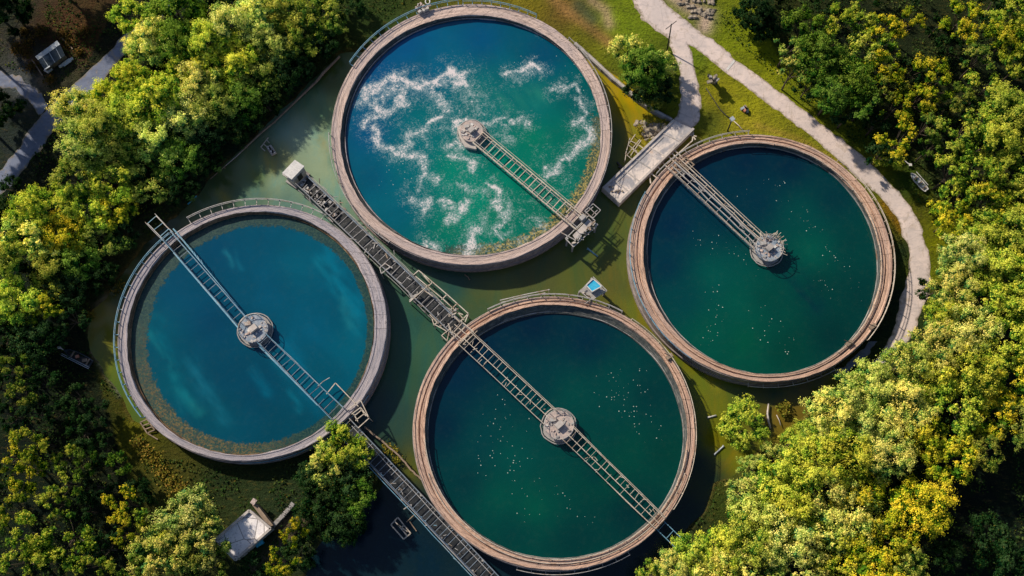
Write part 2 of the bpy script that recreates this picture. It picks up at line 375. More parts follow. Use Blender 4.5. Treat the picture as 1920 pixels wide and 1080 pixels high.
gc = blend(gc, np.where(forest, .88*(1-fd*.6), 0), lin((10, 24, 22)))  # floor under the woods painted near black for shade between crowns
shore = np.clip(1-np.abs(gz-.05)/.35, 0, 1)*(vnoise(gx, gy, 21, 3, .3) > .45)
gc = blend(gc, shore*.5, lin((120, 100, 60)))
gc = gc*(0.75+.5*vnoise(gx, gy, 9, 4, .25))[:, None]
far = np.clip((np.hypot(gx, gy)-125)/30, 0, 1); gc = blend(gc, far, lin((40, 55, 25)))
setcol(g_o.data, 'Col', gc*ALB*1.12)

# ------------------------------------------------------------------ pond
M['pond'] = water_mat('murky_pond_water', rip=.10, rough=.08, murk_reflect=True)
p_o, wx, wy, wz = gridmesh('pond_water', np.arange(-88, 78, .8), np.arange(-110, 56, .8), lambda x, y: np.zeros_like(x), M['pond'])
tag(p_o, kind='structure'); p_o['label'] = 'murky olive pond water standing between the round tanks'
ppx, ppy = PX(wx, wy, 0)
PC = [(1150, 150, (150, 130, 20)), (1170, 200, (135, 120, 15)), (1200, 230, (150, 130, 25)), (1180, 185, (170, 140, 15)), (1150, 260, (85, 90, 30)), (1150, 330, (80, 90, 35)),
      (1120, 350, (70, 85, 35)), (1130, 450, (75, 85, 35)), (1160, 520, (95, 90, 30)), (1200, 600, (110, 105, 25)), (1260, 660, (100, 100, 20)), (1320, 720, (95, 105, 20)),
      (1300, 660, (105, 105, 15)), (1340, 760, (105, 105, 15)), (1340, 830, (110, 105, 10)), (1400, 750, (75, 85, 25)), (1390, 860, (120, 110, 10)), (1460, 770, (110, 90, 25)), (1500, 760, (100, 85, 30)),
      (1330, 900, (35, 50, 30)), (1310, 870, (25, 45, 35)), (1290, 960, (20, 38, 38)), (1450, 735, (55, 70, 30)),
      (1000, 520, (75, 80, 40)), (940, 530, (80, 88, 45)), (900, 560, (70, 82, 45)), (1080, 500, (78, 85, 35)), (850, 530, (45, 75, 62)), (780, 600, (45, 78, 62)), (800, 650, (50, 85, 65)),
      (760, 700, (45, 78, 58)), (740, 800, (42, 66, 55)), (720, 860, (45, 60, 30)), (770, 880, (85, 85, 20)), (700, 770, (40, 62, 60)),
      (640, 440, (90, 120, 105)), (600, 300, (140, 158, 130)), (560, 260, (130, 152, 132)), (600, 200, (100, 125, 85)), (620, 150, (60, 75, 30)), (640, 320, (135, 152, 125)), (610, 370, (125, 152, 130)),  # pale northwest entries hold sky reflection in the water colour
      (520, 340, (128, 150, 125)), (480, 330, (85, 100, 45)), (430, 350, (70, 85, 40)), (480, 370, (85, 110, 95)), (540, 380, (90, 120, 110)), (510, 300, (120, 120, 70)),
      (210, 620, (110, 105, 25)), (200, 680, (100, 105, 20)), (215, 740, (80, 95, 25)), (190, 590, (130, 120, 60)), (230, 560, (60, 70, 35)), (300, 450, (40, 50, 30)),
      (700, 950, (6, 28, 40)), (760, 1000, (4, 26, 38)), (800, 1050, (5, 30, 42)), (650, 1040, (3, 24, 36)), (900, 1070, (8, 32, 40)), (620, 1000, (5, 25, 35)), (720, 900, (10, 32, 38)),
      (1000, 1080, (8, 28, 38)), (1150, 1075, (6, 24, 34)), (1230, 1020, (8, 26, 34)), (830, 980, (6, 28, 40)), (760, 930, (8, 32, 42)), (1000, 1200, (8, 24, 34))]
pc = idw(ppx, ppy, PC, 3.2, 12)
for pts, w, cc, a in [([(495, 290), (515, 320)], 7, (150, 140, 60), .6), ([(1310, 660), (1345, 730)], 6, (150, 130, 20), .6), ([(620, 300), (640, 340)], 8, (120, 130, 90), .5),
                      ([(410, 360), (425, 375)], 9, (120, 115, 30), .7), ([(530, 270), (555, 330)], 7, (140, 140, 90), .4), ([(600, 260), (625, 300)], 5, (140, 130, 80), .5)]:
    pc = blend(pc, stroke(ppx, ppy, pts, w)*a, lin(cc))
setcol(p_o.data, 'Col', pc*ALB); setcol(p_o.data, 'Msk', np.zeros_like(pc)); setcol(p_o.data, 'Alg', np.zeros_like(pc))

# ------------------------------------------------------------------ tanks
ZT = 4.0
NSEG = 240
def ell(L, R, T, B, z):
    cy = (T+B)/2; cx = (L+R)/2
    l = P(L, cy, z).x; r = P(R, cy, z).x; t = P(cx, T, z).y; b = P(cx, B, z).y
    return ((l+r)/2, (t+b)/2, (r-l)/2, (t-b)/2, z)
def grow(e, d, z=None): return (e[0], e[1], e[2]+d, e[3]+d, e[4] if z is None else z)
def lerp(e, f, t, z=None):
    r = [a*(1-t)+b*t for a, b in zip(e, f)]
    if z is not None: r[4] = z
    return tuple(r)
def ep(e, a, d=0.0): return Vector((e[0]+(e[2]+d)*math.cos(a), e[1]+(e[3]+d)*math.sin(a), e[4]))
def ring(e, wob=0.0, seed=0, n=NSEG):
    rr = random.Random(seed); ph = [rr.random()*6.28 for _ in range(4)]
    out = []
    for k in range(n+1):
        a = 2*math.pi*k/n; w = wob*(math.sin(5*a+ph[0])+.7*math.sin(11*a+ph[1])+.6*math.sin(23*a+ph[2])+.5*math.sin(47*a+ph[3]))/2
        out.append(ep(e, a, w))
    return out
def ruv(e, rad, z, n=NSEG): return [(e[2]*2*math.pi*k/n, rad, z) for k in range(n+1)]
def ringsurf(mb, es, wobs=None, seed=1):
    cum = 0; prev = None
    for i, e in enumerate(es):
        pts = ring(e, (wobs[i] if wobs else 0), seed+i)
        if prev is not None:
            d = math.hypot(e[2]-prev[0][2], e[4]-prev[0][4])
            mb.loft(prev[1], pts, ruv(prev[0], cum, prev[0][4]), ruv(e, cum+d, e[4])); cum += d
        prev = (e, pts)
    return mb
def rail_arc(e, a0, a1, off, h, posts, parent, mat_, zbase=None, r=.07, name='railing', mid=True):
    a0, a1 = math.radians(a0), math.radians(a1); n = max(4, int(abs(a1-a0)*e[2]/1.5)); zb = e[4] if zbase is None else zbase
    mb = MB(); pts = [ep(e, a0+(a1-a0)*k/n, off) for k in range(n+1)]
    mb.tube([Vector((p.x, p.y, zb+h)) for p in pts], r)
    if mid: mb.tube([Vector((p.x, p.y, zb+h*.5)) for p in pts], r*.7)
    o = mb.build(name, mat_, parent)
    for k in range(posts+1):
        p = ep(e, a0+(a1-a0)*k/posts, off)
        q = ep(e, a0+(a1-a0)*k/posts, min(off, -.15))
        m2 = MB().beam((p.x, p.y, zb+h), (p.x, p.y, zb-.1), .11)
        if off > 0: m2.beam((q.x, q.y, zb-.08), (p.x, p.y, zb-.08), .11)
        m2.build('rail_post', mat_, o)
    return o
TANK = {1: ((622, 1144, 8, 496), (638, 1127, 28, 479), (650, 1128, 37, 479)),
        2: ((775, 1303, 557, 1069), (796, 1289, 571, 1050), (804, 1279, 589, 1046)),
        3: ((222, 724, 385, 864), (238, 702, 396, 853), (247, 700, 403, 852)),
        4: ((1183, 1672, 253, 715), (1206, 1651, 268, 702), (1216, 1643, 277, 701))}
WZ = {1: 2.9, 2: 2.5, 3: 2.9, 4: 2.6}
TE = {}
labels = {1: 'large round concrete tank of foamy turquoise water at the top centre', 2: 'round tank of dark green water with twin orange rim bands at the bottom',
          3: 'round grey rimmed tank of deep blue water ringed by algae on the left', 4: 'round orange rimmed tank of dark green water beside the curved road'}
for k in (1, 2, 3, 4):
    eo, ei, ew = ell(*TANK[k][0], ZT), ell(*TANK[k][1], ZT), ell(*TANK[k][2], WZ[k])
    TE[k] = (eo, ei, ew)
    t = thing('settling_tank', labels[k], 'tank', (eo[0], eo[1], 0), 'round settling tanks')
    rm = M[{1: 'rim1', 2: 'rim2', 3: 'rim3', 4: 'rim2'}[k]]
    # outer wall with a stepped ledge
    ringsurf(MB(), [grow(eo, .35, -.9), grow(eo, .35, 1.1), grow(eo, .12, 1.15), grow(eo, .06, ZT-.45), grow(eo, .18, ZT-.40), grow(eo, .18, ZT-.2), grow(eo, .02, ZT-.12)], None, k).build('outer_wall', M['wall_out'], t, True)
    # walkway: kerb - deck - kerb, slightly uneven
    e1 = lerp(eo, ei, .12); e2 = lerp(eo, ei, .80)
    if k in (1, 3):
        prof = [grow(eo, .02, ZT-.14), grow(eo, 0, ZT+.02), (*e1[:4], ZT+.02), (*lerp(eo, ei, .15)[:4], ZT-.06), (*e2[:4], ZT-.06), (*lerp(eo, ei, .83)[:4], ZT+.04), (*ei[:4], ZT+.04), (*ei[:4], ZT-.25)]
    else:
        prof = [grow(eo, .02, ZT-.14), grow(eo, 0, ZT+.06), (*lerp(eo, ei, .14)[:4], ZT+.06), (*lerp(eo, ei, .17)[:4], ZT-.10), (*lerp(eo, ei, .46)[:4], ZT-.10), (*lerp(eo, ei, .50)[:4], ZT-.38), (*lerp(eo, ei, .60)[:4], ZT-.38), (*lerp(eo, ei, .64)[:4], ZT), (*lerp(eo, ei, .84)[:4], ZT), (*lerp(eo, ei, .87)[:4], ZT+.08), (*ei[:4], ZT+.08), (*ei[:4], ZT-.25)]
    ringsurf(MB(), prof, [.10, .10]+[.05]*(len(prof)-4)+[.12, .12], 10*k).build('rim_walkway', rm, t, False)
    # inner wall down to the water with a weir lip
    inm = M['wall_rust'] if k == 3 else M['wall_in']
    zw = WZ[k]
    ringsurf(MB(), [(*ei[:4], ZT-.2), (*lerp(ei, ew, .55)[:4], ZT-.9), (*lerp(ei, ew, .62)[:4], ZT-.95), grow(ew, .1, zw+.25), grow(ew, .05, zw-1)], [.03, .08, .08, .08, .1], 30*k).build('inner_wall', inm, t, True)
    lip = ringsurf(MB(), [(*lerp(ei, ew, .70)[:4], zw+.1), (*lerp(ei, ew, .70)[:4], zw+.42), (*lerp(ei, ew, .80)[:4], zw+.42), (*lerp(ei, ew, .80)[:4], zw-.1)], [.05]*4, 50*k)
    lip.build('weir_lip', M['rim3' if k in (1, 3) else 'steel'] if k != 3 else M['wall_rust'], t, False)
    # railings
    if k == 1:
        rail_arc(eo, 96, 150, .75, 1.0, 12, t, M['blue_steel']); rail_arc(eo, 62, 94, .45, 1.0, 8, t, M['blue_steel'])
        rail_arc(eo, 182, 236, .45, .9, 10, t, M['steel'], r=.05); rail_arc(eo, -35, 45, .28, .8, 14, t, M['steel'], r=.05)
    if k == 2:
        rail_arc(eo, 60, 118, .4, 1.0, 10, t, M['steel']); rail_arc(eo, 255, 300, .8, .6, 8, t, M['steel'], zbase=ZT-1.2)
        rail_arc(eo, -35, 55, .2, .6, 12, t, M['pale_steel'], r=.05); rail_arc(ei, 185, 350, -.02, .35, 20, t, M['pale_steel'], r=.07, mid=False)
        rail_arc(ei, 200, 340, .62, .3, 16, t, M['pale_steel'], r=.06, mid=False)
    if k == 3:
        rail_arc(eo, 62, 122, 1.0, 1.1, 12, t, M['steel']); rail_arc(eo, 132, 222, .45, 1.0, 16, t, M['blue_steel'])
        rail_arc(eo, 268, 330, .3, .5, 10, t, M['blue_steel'], zbase=ZT-1.6)
    if k == 4:
        rail_arc(eo, 92, 140, .5, 1.0, 8, t, M['steel']); rail_arc(eo, 150, 235, .25, .7, 14, t, M['blue_steel'], r=.05)
        rail_arc(eo, -42, 50, .45, .8, 16, t, M['pale_steel'], zbase=ZT-.3); rail_arc(ei, -55, 95, -.02, .4, 20, t, M['pale_steel'], r=.06, mid=False)
        rail_arc(eo, 262, 300, .9, .5, 6, t, M['steel'], zbase=ZT-1.8)

# tank water, one disc per tank
def disc(name, e, mat_, label, ctrl, strokes=(), foam=(), speck=(), algae=None, algc=(150, 130, 60), algdir=-45, tone=(1, 1, 1)):
    nr, na = 84, 300; r = np.linspace(0, 1, nr+1)[1:]; a = np.linspace(0, 2*np.pi, na, endpoint=False)
    R, A = np.meshgrid(r, a, indexing='ij'); x = e[0]+(e[2]+.12)*R*np.cos(A); y = e[1]+(e[3]+.12)*R*np.sin(A)
    x = np.append(x.ravel(), e[0]); y = np.append(y.ravel(), e[1]); rad = np.append(R.ravel(), 0); ang = np.append(A.ravel(), 0)
    F = []
    for i in range(nr-1):
        for j in range(na): F.append((i*na+j, (i+1)*na+j, (i+1)*na+(j+1) % na, i*na+(j+1) % na))
    for j in range(na): F.append((nr*na, j, (j+1) % na))
    me = bpy.data.meshes.new(name); me.from_pydata(np.stack([x, y, np.full_like(x, e[4])], 1).tolist(), [], F)
    me.materials.append(mat_); o = bpy.data.objects.new(name, me); COL.objects.link(o); tag(o, kind='structure'); o['label'] = label
    px, py = PX(x, y, e[4]); wxs = (vnoise(x, y, 71, 3, .3)-.5)*16; wys = (vnoise(x, y, 72, 3, .3)-.5)*16; c = idw(px, py, ctrl, 3.2, 26)*np.array(tone)
    stv = vnoise(x*.77+y*.64, (y*.77-x*.64)*.28, 77, 4, .9)
    for pts, w, cc, s_ in strokes: c = blend(c, stroke(px+wxs, py+wys, pts, w)*s_*np.clip(stv*2.2-.45, 0, 1.3), lin(cc))
    fm = np.zeros_like(x); sp = np.zeros_like(x)
    wxn = (vnoise(x, y, 31, 4, .5)-.5)*26; wyn = (vnoise(x, y, 32, 4, .5)-.5)*26
    for pts, w, s_ in foam: fm = np.maximum(fm, stroke(px+wxn, py+wyn, pts, w*1.45)*s_); fm = np.maximum(fm, stroke(px+wxn, py+wyn, pts, w*3.4)*s_*.42)
    for pts, w, s_ in speck: sp = np.maximum(sp, stroke(px, py, pts, w)*s_)
    al = algae(px, py, rad, ang) if algae else np.zeros_like(x)
    setcol(me, 'Col', c*ALB); setcol(me, 'Msk', np.stack([fm, sp, al], 1)); aw = np.clip(np.cos(ang-math.radians(algdir))*2.2-1.1+(vnoise(x, y, 88, 3, .2)-.5)*1.2, 0, 1)[:, None]; setcol(me, 'Alg', aw*np.array(lin(algc))*1.3+(1-aw)*np.array(lin((6, 48, 50))))
    return o
M['tw'] = water_mat('tank_water', rip=.05, rough=.10)
def edge(rad, w0): return np.clip((rad-(1-w0))/(w0*.7), 0, 1)
def alg1(px, py, rad, ang):
    d = np.degrees(ang) % 360; s = np.where((d > 250) | (d < 15), 1.0, 0.0); fall = np.clip((d-245)/25, 0, 1)*(d > 180)+np.clip((20-d)/20, 0, 1)*(d < 180)
    return edge(rad, .13)*np.clip(fall+0*s, 0, 1)*1.1
disc('tank_water', TE[1][2], M['tw'], 'turquoise water with drifting foam in the top centre tank',
     [(700, 120, (0, 78, 135)), (760, 80, (0, 82, 140)), (900, 70, (0, 78, 125)), (1020, 100, (0, 75, 112)), (690, 250, (0, 80, 128)), (700, 330, (0, 85, 120)), (740, 400, (0, 92, 118)), (1090, 180, (0, 90, 100)),
      (1000, 200, (0, 105, 110)), (900, 180, (10, 110, 115)), (800, 220, (0, 108, 120)), (850, 320, (0, 128, 112)), (1000, 260, (0, 118, 98)), (1070, 260, (0, 105, 92)), (930, 400, (0, 122, 100)), (850, 430, (0, 118, 100)),
      (980, 350, (0, 115, 98)), (760, 300, (0, 102, 118)), (1010, 400, (0, 110, 92)), (800, 140, (0, 90, 130))],
     [([(870, 400), (930, 340)], 30, (0, 138, 112), .5), ([(950, 190), (1010, 175)], 22, (40, 125, 110), .5)],
     foam=[([(676, 180), (700, 165), (728, 150), (752, 148), (772, 158), (800, 162), (830, 150), (856, 138)], 8, 1.0), ([(846, 138), (868, 142), (862, 158), (850, 164)], 9, 1.05),
           ([(674, 196), (700, 190), (725, 170), (750, 165)], 10, .75), ([(800, 165), (818, 182), (830, 200)], 9, .8), ([(700, 198), (722, 216), (738, 198), (758, 178)], 9, .95),
           ([(678, 236), (688, 220), (706, 216), (722, 214)], 6, .9), ([(702, 240), (704, 262), (722, 276), (746, 284), (764, 268), (764, 254), (788, 246), (802, 232), (822, 216)], 7, 1.0),
           ([(748, 284), (766, 292), (788, 290)], 9, .95), ([(788, 290), (792, 310), (796, 326), (816, 338)], 7, .8), ([(786, 335), (786, 360)], 5, .7),
           ([(866, 165), (882, 168), (876, 190), (894, 184), (902, 204), (884, 218)], 17, .55), ([(856, 232), (884, 232), (900, 246)], 11, 1.1), ([(862, 250), (866, 268)], 8, .9),
           ([(914, 236), (930, 224), (946, 220)], 6, .95), ([(955, 226), (975, 224), (992, 230)], 6, .9), ([(946, 240), (940, 256), (962, 262)], 8, .6),
           ([(838, 276), (858, 268), (868, 288), (886, 312), (852, 290)], 8, .85), ([(944, 142), (962, 132), (982, 134), (1000, 121), (1016, 128)], 5, 1.0), ([(950, 140), (975, 148), (992, 142)], 7, .6),
           ([(1034, 172), (1060, 166), (1080, 157), (1084, 172)], 5, .95), ([(1086, 190), (1096, 208), (1090, 224), (1080, 232)], 6, .85), ([(1104, 240), (1112, 256), (1098, 268), (1068, 290), (1044, 312), (1028, 322)], 8, .85),
           ([(1090, 230), (1108, 244)], 9, .6), ([(920, 345), (934, 362), (930, 378)], 6, .95), ([(770, 368), (788, 386), (802, 370), (795, 400)], 7, .85), ([(828, 378), (856, 394), (842, 416), (862, 402), (872, 384)], 6, .9),
           ([(898, 422), (884, 436), (880, 470)], 10, 1.1), ([(798, 452), (818, 462)], 7, .9), ([(926, 350), (932, 370), (946, 408), (930, 428), (944, 442)], 6, .9), ([(958, 392), (946, 402)], 6, .8),
           ([(1000, 416), (1020, 424)], 10, .6), ([(830, 330), (820, 350), (845, 360)], 12, .3), ([(1020, 300), (1060, 330), (1000, 380)], 25, .25), ([(860, 350), (905, 360)], 8, .7), ([(1010, 60), (1060, 100)], 4, .2), ([(860, 470), (990, 455)], 8, .5)],
     speck=[([(1000, 120), (1090, 160), (1110, 220)], 30, .4), ([(760, 330), (830, 350)], 40, .35)], algae=alg1, algc=(165, 145, 80), algdir=-40, tone=(.9, .86, .80))
def alg3(px, py, rad, ang):
    d = np.degrees(ang) % 360; w = .13+.05*np.cos(np.radians(d-170))
    return np.clip((rad-(1-w))/(w*.55), 0, 1)*1.1
ac3 = disc('tank_water', TE[3][2], M['tw'], 'deep blue water with streaks of light in the left tank',  # the streaks are strokes of lighter teal in the water colour
     [(330, 520, (0, 82, 125)), (400, 470, (0, 78, 122)), (480, 440, (0, 85, 125)), (560, 500, (0, 98, 135)), (640, 560, (0, 90, 128)), (660, 650, (0, 100, 135)), (590, 700, (0, 90, 125)), (500, 540, (0, 88, 130)),
      (400, 600, (0, 74, 118)), (300, 620, (0, 88, 122)), (320, 720, (0, 88, 118)), (400, 780, (0, 82, 112)), (480, 720, (0, 74, 112)), (540, 800, (0, 76, 108)), (580, 620, (0, 96, 138)), (420, 700, (0, 76, 114))],
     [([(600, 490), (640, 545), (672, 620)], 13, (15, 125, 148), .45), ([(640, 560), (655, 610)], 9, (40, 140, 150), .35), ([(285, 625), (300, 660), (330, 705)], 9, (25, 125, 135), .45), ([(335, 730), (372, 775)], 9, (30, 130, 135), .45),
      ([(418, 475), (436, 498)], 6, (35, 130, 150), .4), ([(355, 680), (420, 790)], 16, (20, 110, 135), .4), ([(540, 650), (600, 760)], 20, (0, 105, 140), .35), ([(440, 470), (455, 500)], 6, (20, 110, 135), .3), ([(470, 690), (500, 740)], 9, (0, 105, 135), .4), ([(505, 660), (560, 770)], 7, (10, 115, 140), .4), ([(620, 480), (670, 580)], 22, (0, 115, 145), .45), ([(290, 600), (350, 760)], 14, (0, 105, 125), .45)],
     algae=alg3, algc=(105, 88, 50), algdir=240, tone=(.62, .70, .60))
disc('tank_water', TE[2][2], M['tw'], 'dark green water in the bottom centre tank',  # navy upper-left entries paint the wall's shade into the water
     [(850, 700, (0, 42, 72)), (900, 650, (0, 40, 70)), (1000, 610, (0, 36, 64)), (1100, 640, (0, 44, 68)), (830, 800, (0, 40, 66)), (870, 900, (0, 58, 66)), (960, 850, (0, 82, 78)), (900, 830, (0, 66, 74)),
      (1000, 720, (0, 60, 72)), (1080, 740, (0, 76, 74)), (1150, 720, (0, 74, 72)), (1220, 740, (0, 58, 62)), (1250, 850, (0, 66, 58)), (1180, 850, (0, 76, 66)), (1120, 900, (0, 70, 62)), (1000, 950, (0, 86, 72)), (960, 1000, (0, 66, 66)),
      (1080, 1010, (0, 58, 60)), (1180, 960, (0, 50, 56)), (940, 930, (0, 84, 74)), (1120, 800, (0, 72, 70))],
     [([(1060, 820), (1120, 900)], 22, (0, 45, 52), .5)],  # dark stroke painted as shade southeast of the pier
     speck=[([(935, 790), (945, 850), (970, 870)], 28, .65), ([(905, 860), (905, 890)], 10, .9), ([(960, 860), (965, 880)], 10, .8), ([(1160, 720), (1180, 770), (1210, 800)], 26, .6), ([(1050, 920), (1060, 960), (1100, 975)], 14, .55),
            ([(1190, 700), (1205, 730)], 14, .5), ([(1000, 880), (990, 950)], 30, .2)], tone=(.7, .70, .66))
disc('tank_water', TE[4][2], M['tw'], 'dark blue green water in the right hand tank',  # wall shade painted as navy entries on the upper-left side
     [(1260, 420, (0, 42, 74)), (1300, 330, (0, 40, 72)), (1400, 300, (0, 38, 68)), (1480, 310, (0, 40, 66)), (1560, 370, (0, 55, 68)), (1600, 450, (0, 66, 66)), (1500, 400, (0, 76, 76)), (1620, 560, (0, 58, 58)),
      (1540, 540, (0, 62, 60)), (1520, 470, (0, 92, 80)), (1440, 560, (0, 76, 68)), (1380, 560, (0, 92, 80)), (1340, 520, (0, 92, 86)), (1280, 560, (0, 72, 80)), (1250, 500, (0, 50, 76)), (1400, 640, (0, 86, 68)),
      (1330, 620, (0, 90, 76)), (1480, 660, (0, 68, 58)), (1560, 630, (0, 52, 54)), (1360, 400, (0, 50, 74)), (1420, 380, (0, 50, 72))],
     [([(1470, 500), (1530, 570)], 24, (0, 42, 52), .7)],  # pier shadow painted into the water colour
     speck=[([(1440, 345), (1465, 350)], 12, .75), ([(1370, 365), (1400, 355)], 10, .5), ([(1460, 375), (1500, 395), (1520, 420)], 14, .6), ([(1310, 450), (1340, 460), (1400, 490)], 16, .5), ([(1395, 495), (1415, 505)], 8, .8),
            ([(1545, 465), (1560, 475), (1590, 500), (1615, 545)], 12, .85), ([(1530, 520), (1555, 550)], 12, .65), ([(1335, 545), (1350, 590), (1330, 640)], 16, .6), ([(1430, 590), (1470, 630), (1480, 660)], 16, .6),
            ([(1410, 620), (1430, 640)], 14, .5), ([(1295, 610), (1310, 630)], 12, .4)], tone=(.7, .70, .66))

# ------------------------------------------------------------------ roads
def road_strip(name, Lp, Rp, mat_, lift=.06, label=None, wob=.35):
    Lw = [P(a, b, .6) for a, b in Lp]; Rw = [P(a, b, .6) for a, b in Rp]; L2 = []; R2 = []
    def dens(pts):
        out = []
        for a, b in zip(pts[:-1], pts[1:]):
            for k in range(8): out.append(a.lerp(b, k/8))
        return out+[pts[-1]]
    def smooth(pts):
        for _ in range(8): pts = [pts[0]]+[(pts[i-1]+pts[i]*2+pts[i+1])/4 for i in range(1, len(pts)-1)]+[pts[-1]]
        return pts
    L2, R2 = smooth(dens(Lw)), smooth(dens(Rw)); mb = MB(); K = 8; n = len(L2)
    x = np.array([p.x for p in L2]); y = np.array([p.y for p in L2])
    j1 = (vnoise(x, y, 41, 5, .7)-.5)*wob*4; x2 = np.array([p.x for p in R2]); y2 = np.array([p.y for p in R2]); j2 = (vnoise(x2, y2, 42, 5, .7)-.5)*wob*4
    for i in range(n):
        a, b = L2[i], R2[i]; d = (b-a).normalized(); a = a+d*j1[i]; b = b+d*j2[i]
        for k in range(K+1):
            p = a.lerp(b, k/K); z = gh(p.x, p.y)+lift*(1 if 0 < k < K else -.3); mb.v.append((p.x, p.y, z)); mb.uv.append((p.x, p.y, (k/K-.5)))
    for i in range(n-1):
        for k in range(K): q = i*(K+1)+k; mb.f.append((q, q+1, q+K+2, q+K+1))
    o = mb.build(name, mat_, None, True); tag(o, kind='structure')
    if label: o['label'] = label
    return o
def road_mat(name, ca, cb, cd):
    g = NT(name); v = g.coord(); u = g.attr('uvm', 'Vector'); s_ = g.n('SeparateXYZ'); g.put(s_.inputs[0], u)
    n1 = g.noise(v, .22, 5, .65, .5); n2 = g.noise(v, 1.4, 6, .75); n3 = g.noise(g.mapv(v, (1, 4, 1), rot=(0, 0, .72)), .35, 5, .7)
    c = g.mix(g.ramp(n1, .35, .65), ca, cb); c = g.mix(g.ramp(n3, .5, .68, 0, .5), c, cd); c = g.mix(g.ramp(n2, .52, .7, 0, .45), c, (cd[0]*.7, cd[1]*.7, cd[2]*.7))
    ed = g.math('ABSOLUTE', s_.outputs[2]); c = g.mix(g.ramp(g.math('ADD', ed, g.math('MULTIPLY', g.math('SUBTRACT', n2, .5), .55)), .34, .5, 0, .8), c, (.20, .16, .09))
    cr = g.vor(g.mapv(v, (1, 1, 1)), .22, feature='DISTANCE_TO_EDGE'); c = g.mix(g.ramp(cr, .0, .008, .25, 0), c, (.15, .13, .12))
    dirt = g.noise(g.mapv(v, (1, .5, 1), rot=(0, 0, .72)), .55, 6, .75, .8); c = g.mix(g.ramp(dirt, .52, .68, 0, .55), c, (.34, .27, .20)); c = g.mix(g.ramp(dirt, .30, .40, .35, 0), c, (ca[0]*1.1, ca[1]*1.1, ca[2]*1.1))
    return g.end(g.bsdf(c, .92, 0, g.bump(n2, .5, .1), .15))
M['road'] = road_mat('pale_track', (.72, .60, .57), (.58, .50, .49), (.40, .36, .37))
M['road_d'] = road_mat('grey_gravel_shade_tint', (.19, .22, .32), (.14, .165, .25), (.09, .11, .17))  # shade put into the gravel colour as a dark bluish grey
road_strip('road', [(1160, -60), (1185, 0), (1200, 37), (1255, 78), (1289, 80), (1337, 118), (1415, 178), (1470, 218), (1500, 240), (1550, 283), (1600, 327), (1640, 362), (1677, 405), (1700, 457), (1705, 510), (1687, 557), (1680, 600), (1663, 647), (1637, 683)],
           [(1190, -60), (1241, 0), (1275, 27), (1300, 47), (1330, 68), (1359, 93), (1418, 137), (1470, 177), (1500, 200), (1550, 238), (1600, 277), (1653, 320), (1717, 400), (1743, 467), (1747, 507), (1747, 540), (1727, 593), (1707, 640), (1660, 680)], M['road'],
           label='pale curving track on the right side of the tanks')
road_strip('road', [(1252, 72), (1262, 100), (1275, 140), (1272, 170), (1274, 205), (1262, 226)], [(1291, 78), (1300, 115), (1312, 165), (1316, 200), (1313, 228), (1298, 244)], M['road'], .10, label='short pale spur road down to the concrete jetty')
road_strip('road', [(372, -40), (320, 20), (240, 97), (173, 177), (125, 225), (96, 255), (60, 300), (33, 337), (0, 372), (-40, 410)], [(335, -45), (290, 10), (213, 87), (127, 167), (92, 195), (60, 238), (40, 268), (15, 300), (-8, 325), (-60, 350)], M['road_d'], label='shaded grey gravel track at the left edge')
road_strip('path', [(95, 190), (60, 160), (25, 140), (-30, 120)], [(78, 215), (45, 185), (10, 168), (-30, 150)], M['road_d'], .05, label='short gravel path branching off the left track', wob=.9)
road_strip('path', [(1562, 712), (1590, 702), (1625, 672), (1645, 640)], [(1560, 700), (1580, 688), (1605, 665), (1630, 640)], M['road_d'], .05, label='scrap of grey gravel beside the right hand tank', wob=.5)

# painted line across the road
a_, b_ = P(1363, 131, .6), P(1377, 113, .6)
mb = MB(); d_ = (b_-a_).normalized(); pr_ = Vector((-d_.y, d_.x, 0))
K_ = 10
for i in range(K_):
    p = a_.lerp(b_, i/K_); q = a_.lerp(b_, (i+1)/K_)
    mb.q([(*(p-pr_*.22)[:2], gh(p.x, p.y)+.12), (*(p+pr_*.22)[:2], gh(p.x, p.y)+.12), (*(q+pr_*.22)[:2], gh(q.x, q.y)+.12), (*(q-pr_*.22)[:2], gh(q.x, q.y)+.12)])
tag(mb.build('road_marking', M['white'], None), kind='structure')

# ------------------------------------------------------------------ causeway
zc = 1.9
cw = thing('concrete_jetty', 'long pale concrete jetty slab reaching into the pond between two tanks', 'jetty', (*P(1210, 300, 0)[:2], 0))
A = P(1262, 224, zc); B = P(1129, 352, zc); C = P(1162, 382, zc); D = P(1302, 243, zc)
g = NT('jetty_slab'); v = g.coord()
n1 = g.noise(v, .25, 5, .6, 1.0); n2 = g.noise(v, 1.6, 6, .75); n3 = g.noise(g.mapv(v, (3, .6, 1), rot=(0, 0, -.72)), .4, 5, .7, .5)
c = g.mix(g.ramp(n1, .42, .58), (.72, .63, .59), (.36, .35, .38)); c = g.mix(g.ramp(n3, .5, .66, 0, .7), c, (.30, .29, .31)); c = g.mix(g.ramp(n2, .5, .7, 0, .5), c, (.24, .22, .22))
c = g.mix(g.ramp(g.noise(v, .5, 5, .7, .5), .60, .70, 0, .5), c, (.45, .27, .17))
M['slab'] = g.end(g.bsdf(c, .9, 0, g.bump(n2, .6, .1), .2))
MB().prism([A, B, C, D], -.8, zc).build('slab', M['slab'], cw)
def inset(p, q, s_, t_): return p+(q-p)*s_+t_
nrm = Vector((-(B-A).y, (B-A).x, 0)).normalized(); 
if (D-A).dot(nrm) < 0: nrm = -nrm
up = Vector((0, 0, .14))
for nm, p, q, o_ in (('kerb', A, B, nrm*.25), ('kerb', D, C, -nrm*.25)):
    MB().beam(p+o_+up, q+o_+up, .42, .28).build(nm, M['concrete'], cw)
bd = (C-B).normalized(); ad = (A-B).normalized()
MB().beam(B+ad*.25+up, C+ad*.25+up, .42, .26).build('kerb', M['concrete'], cw)
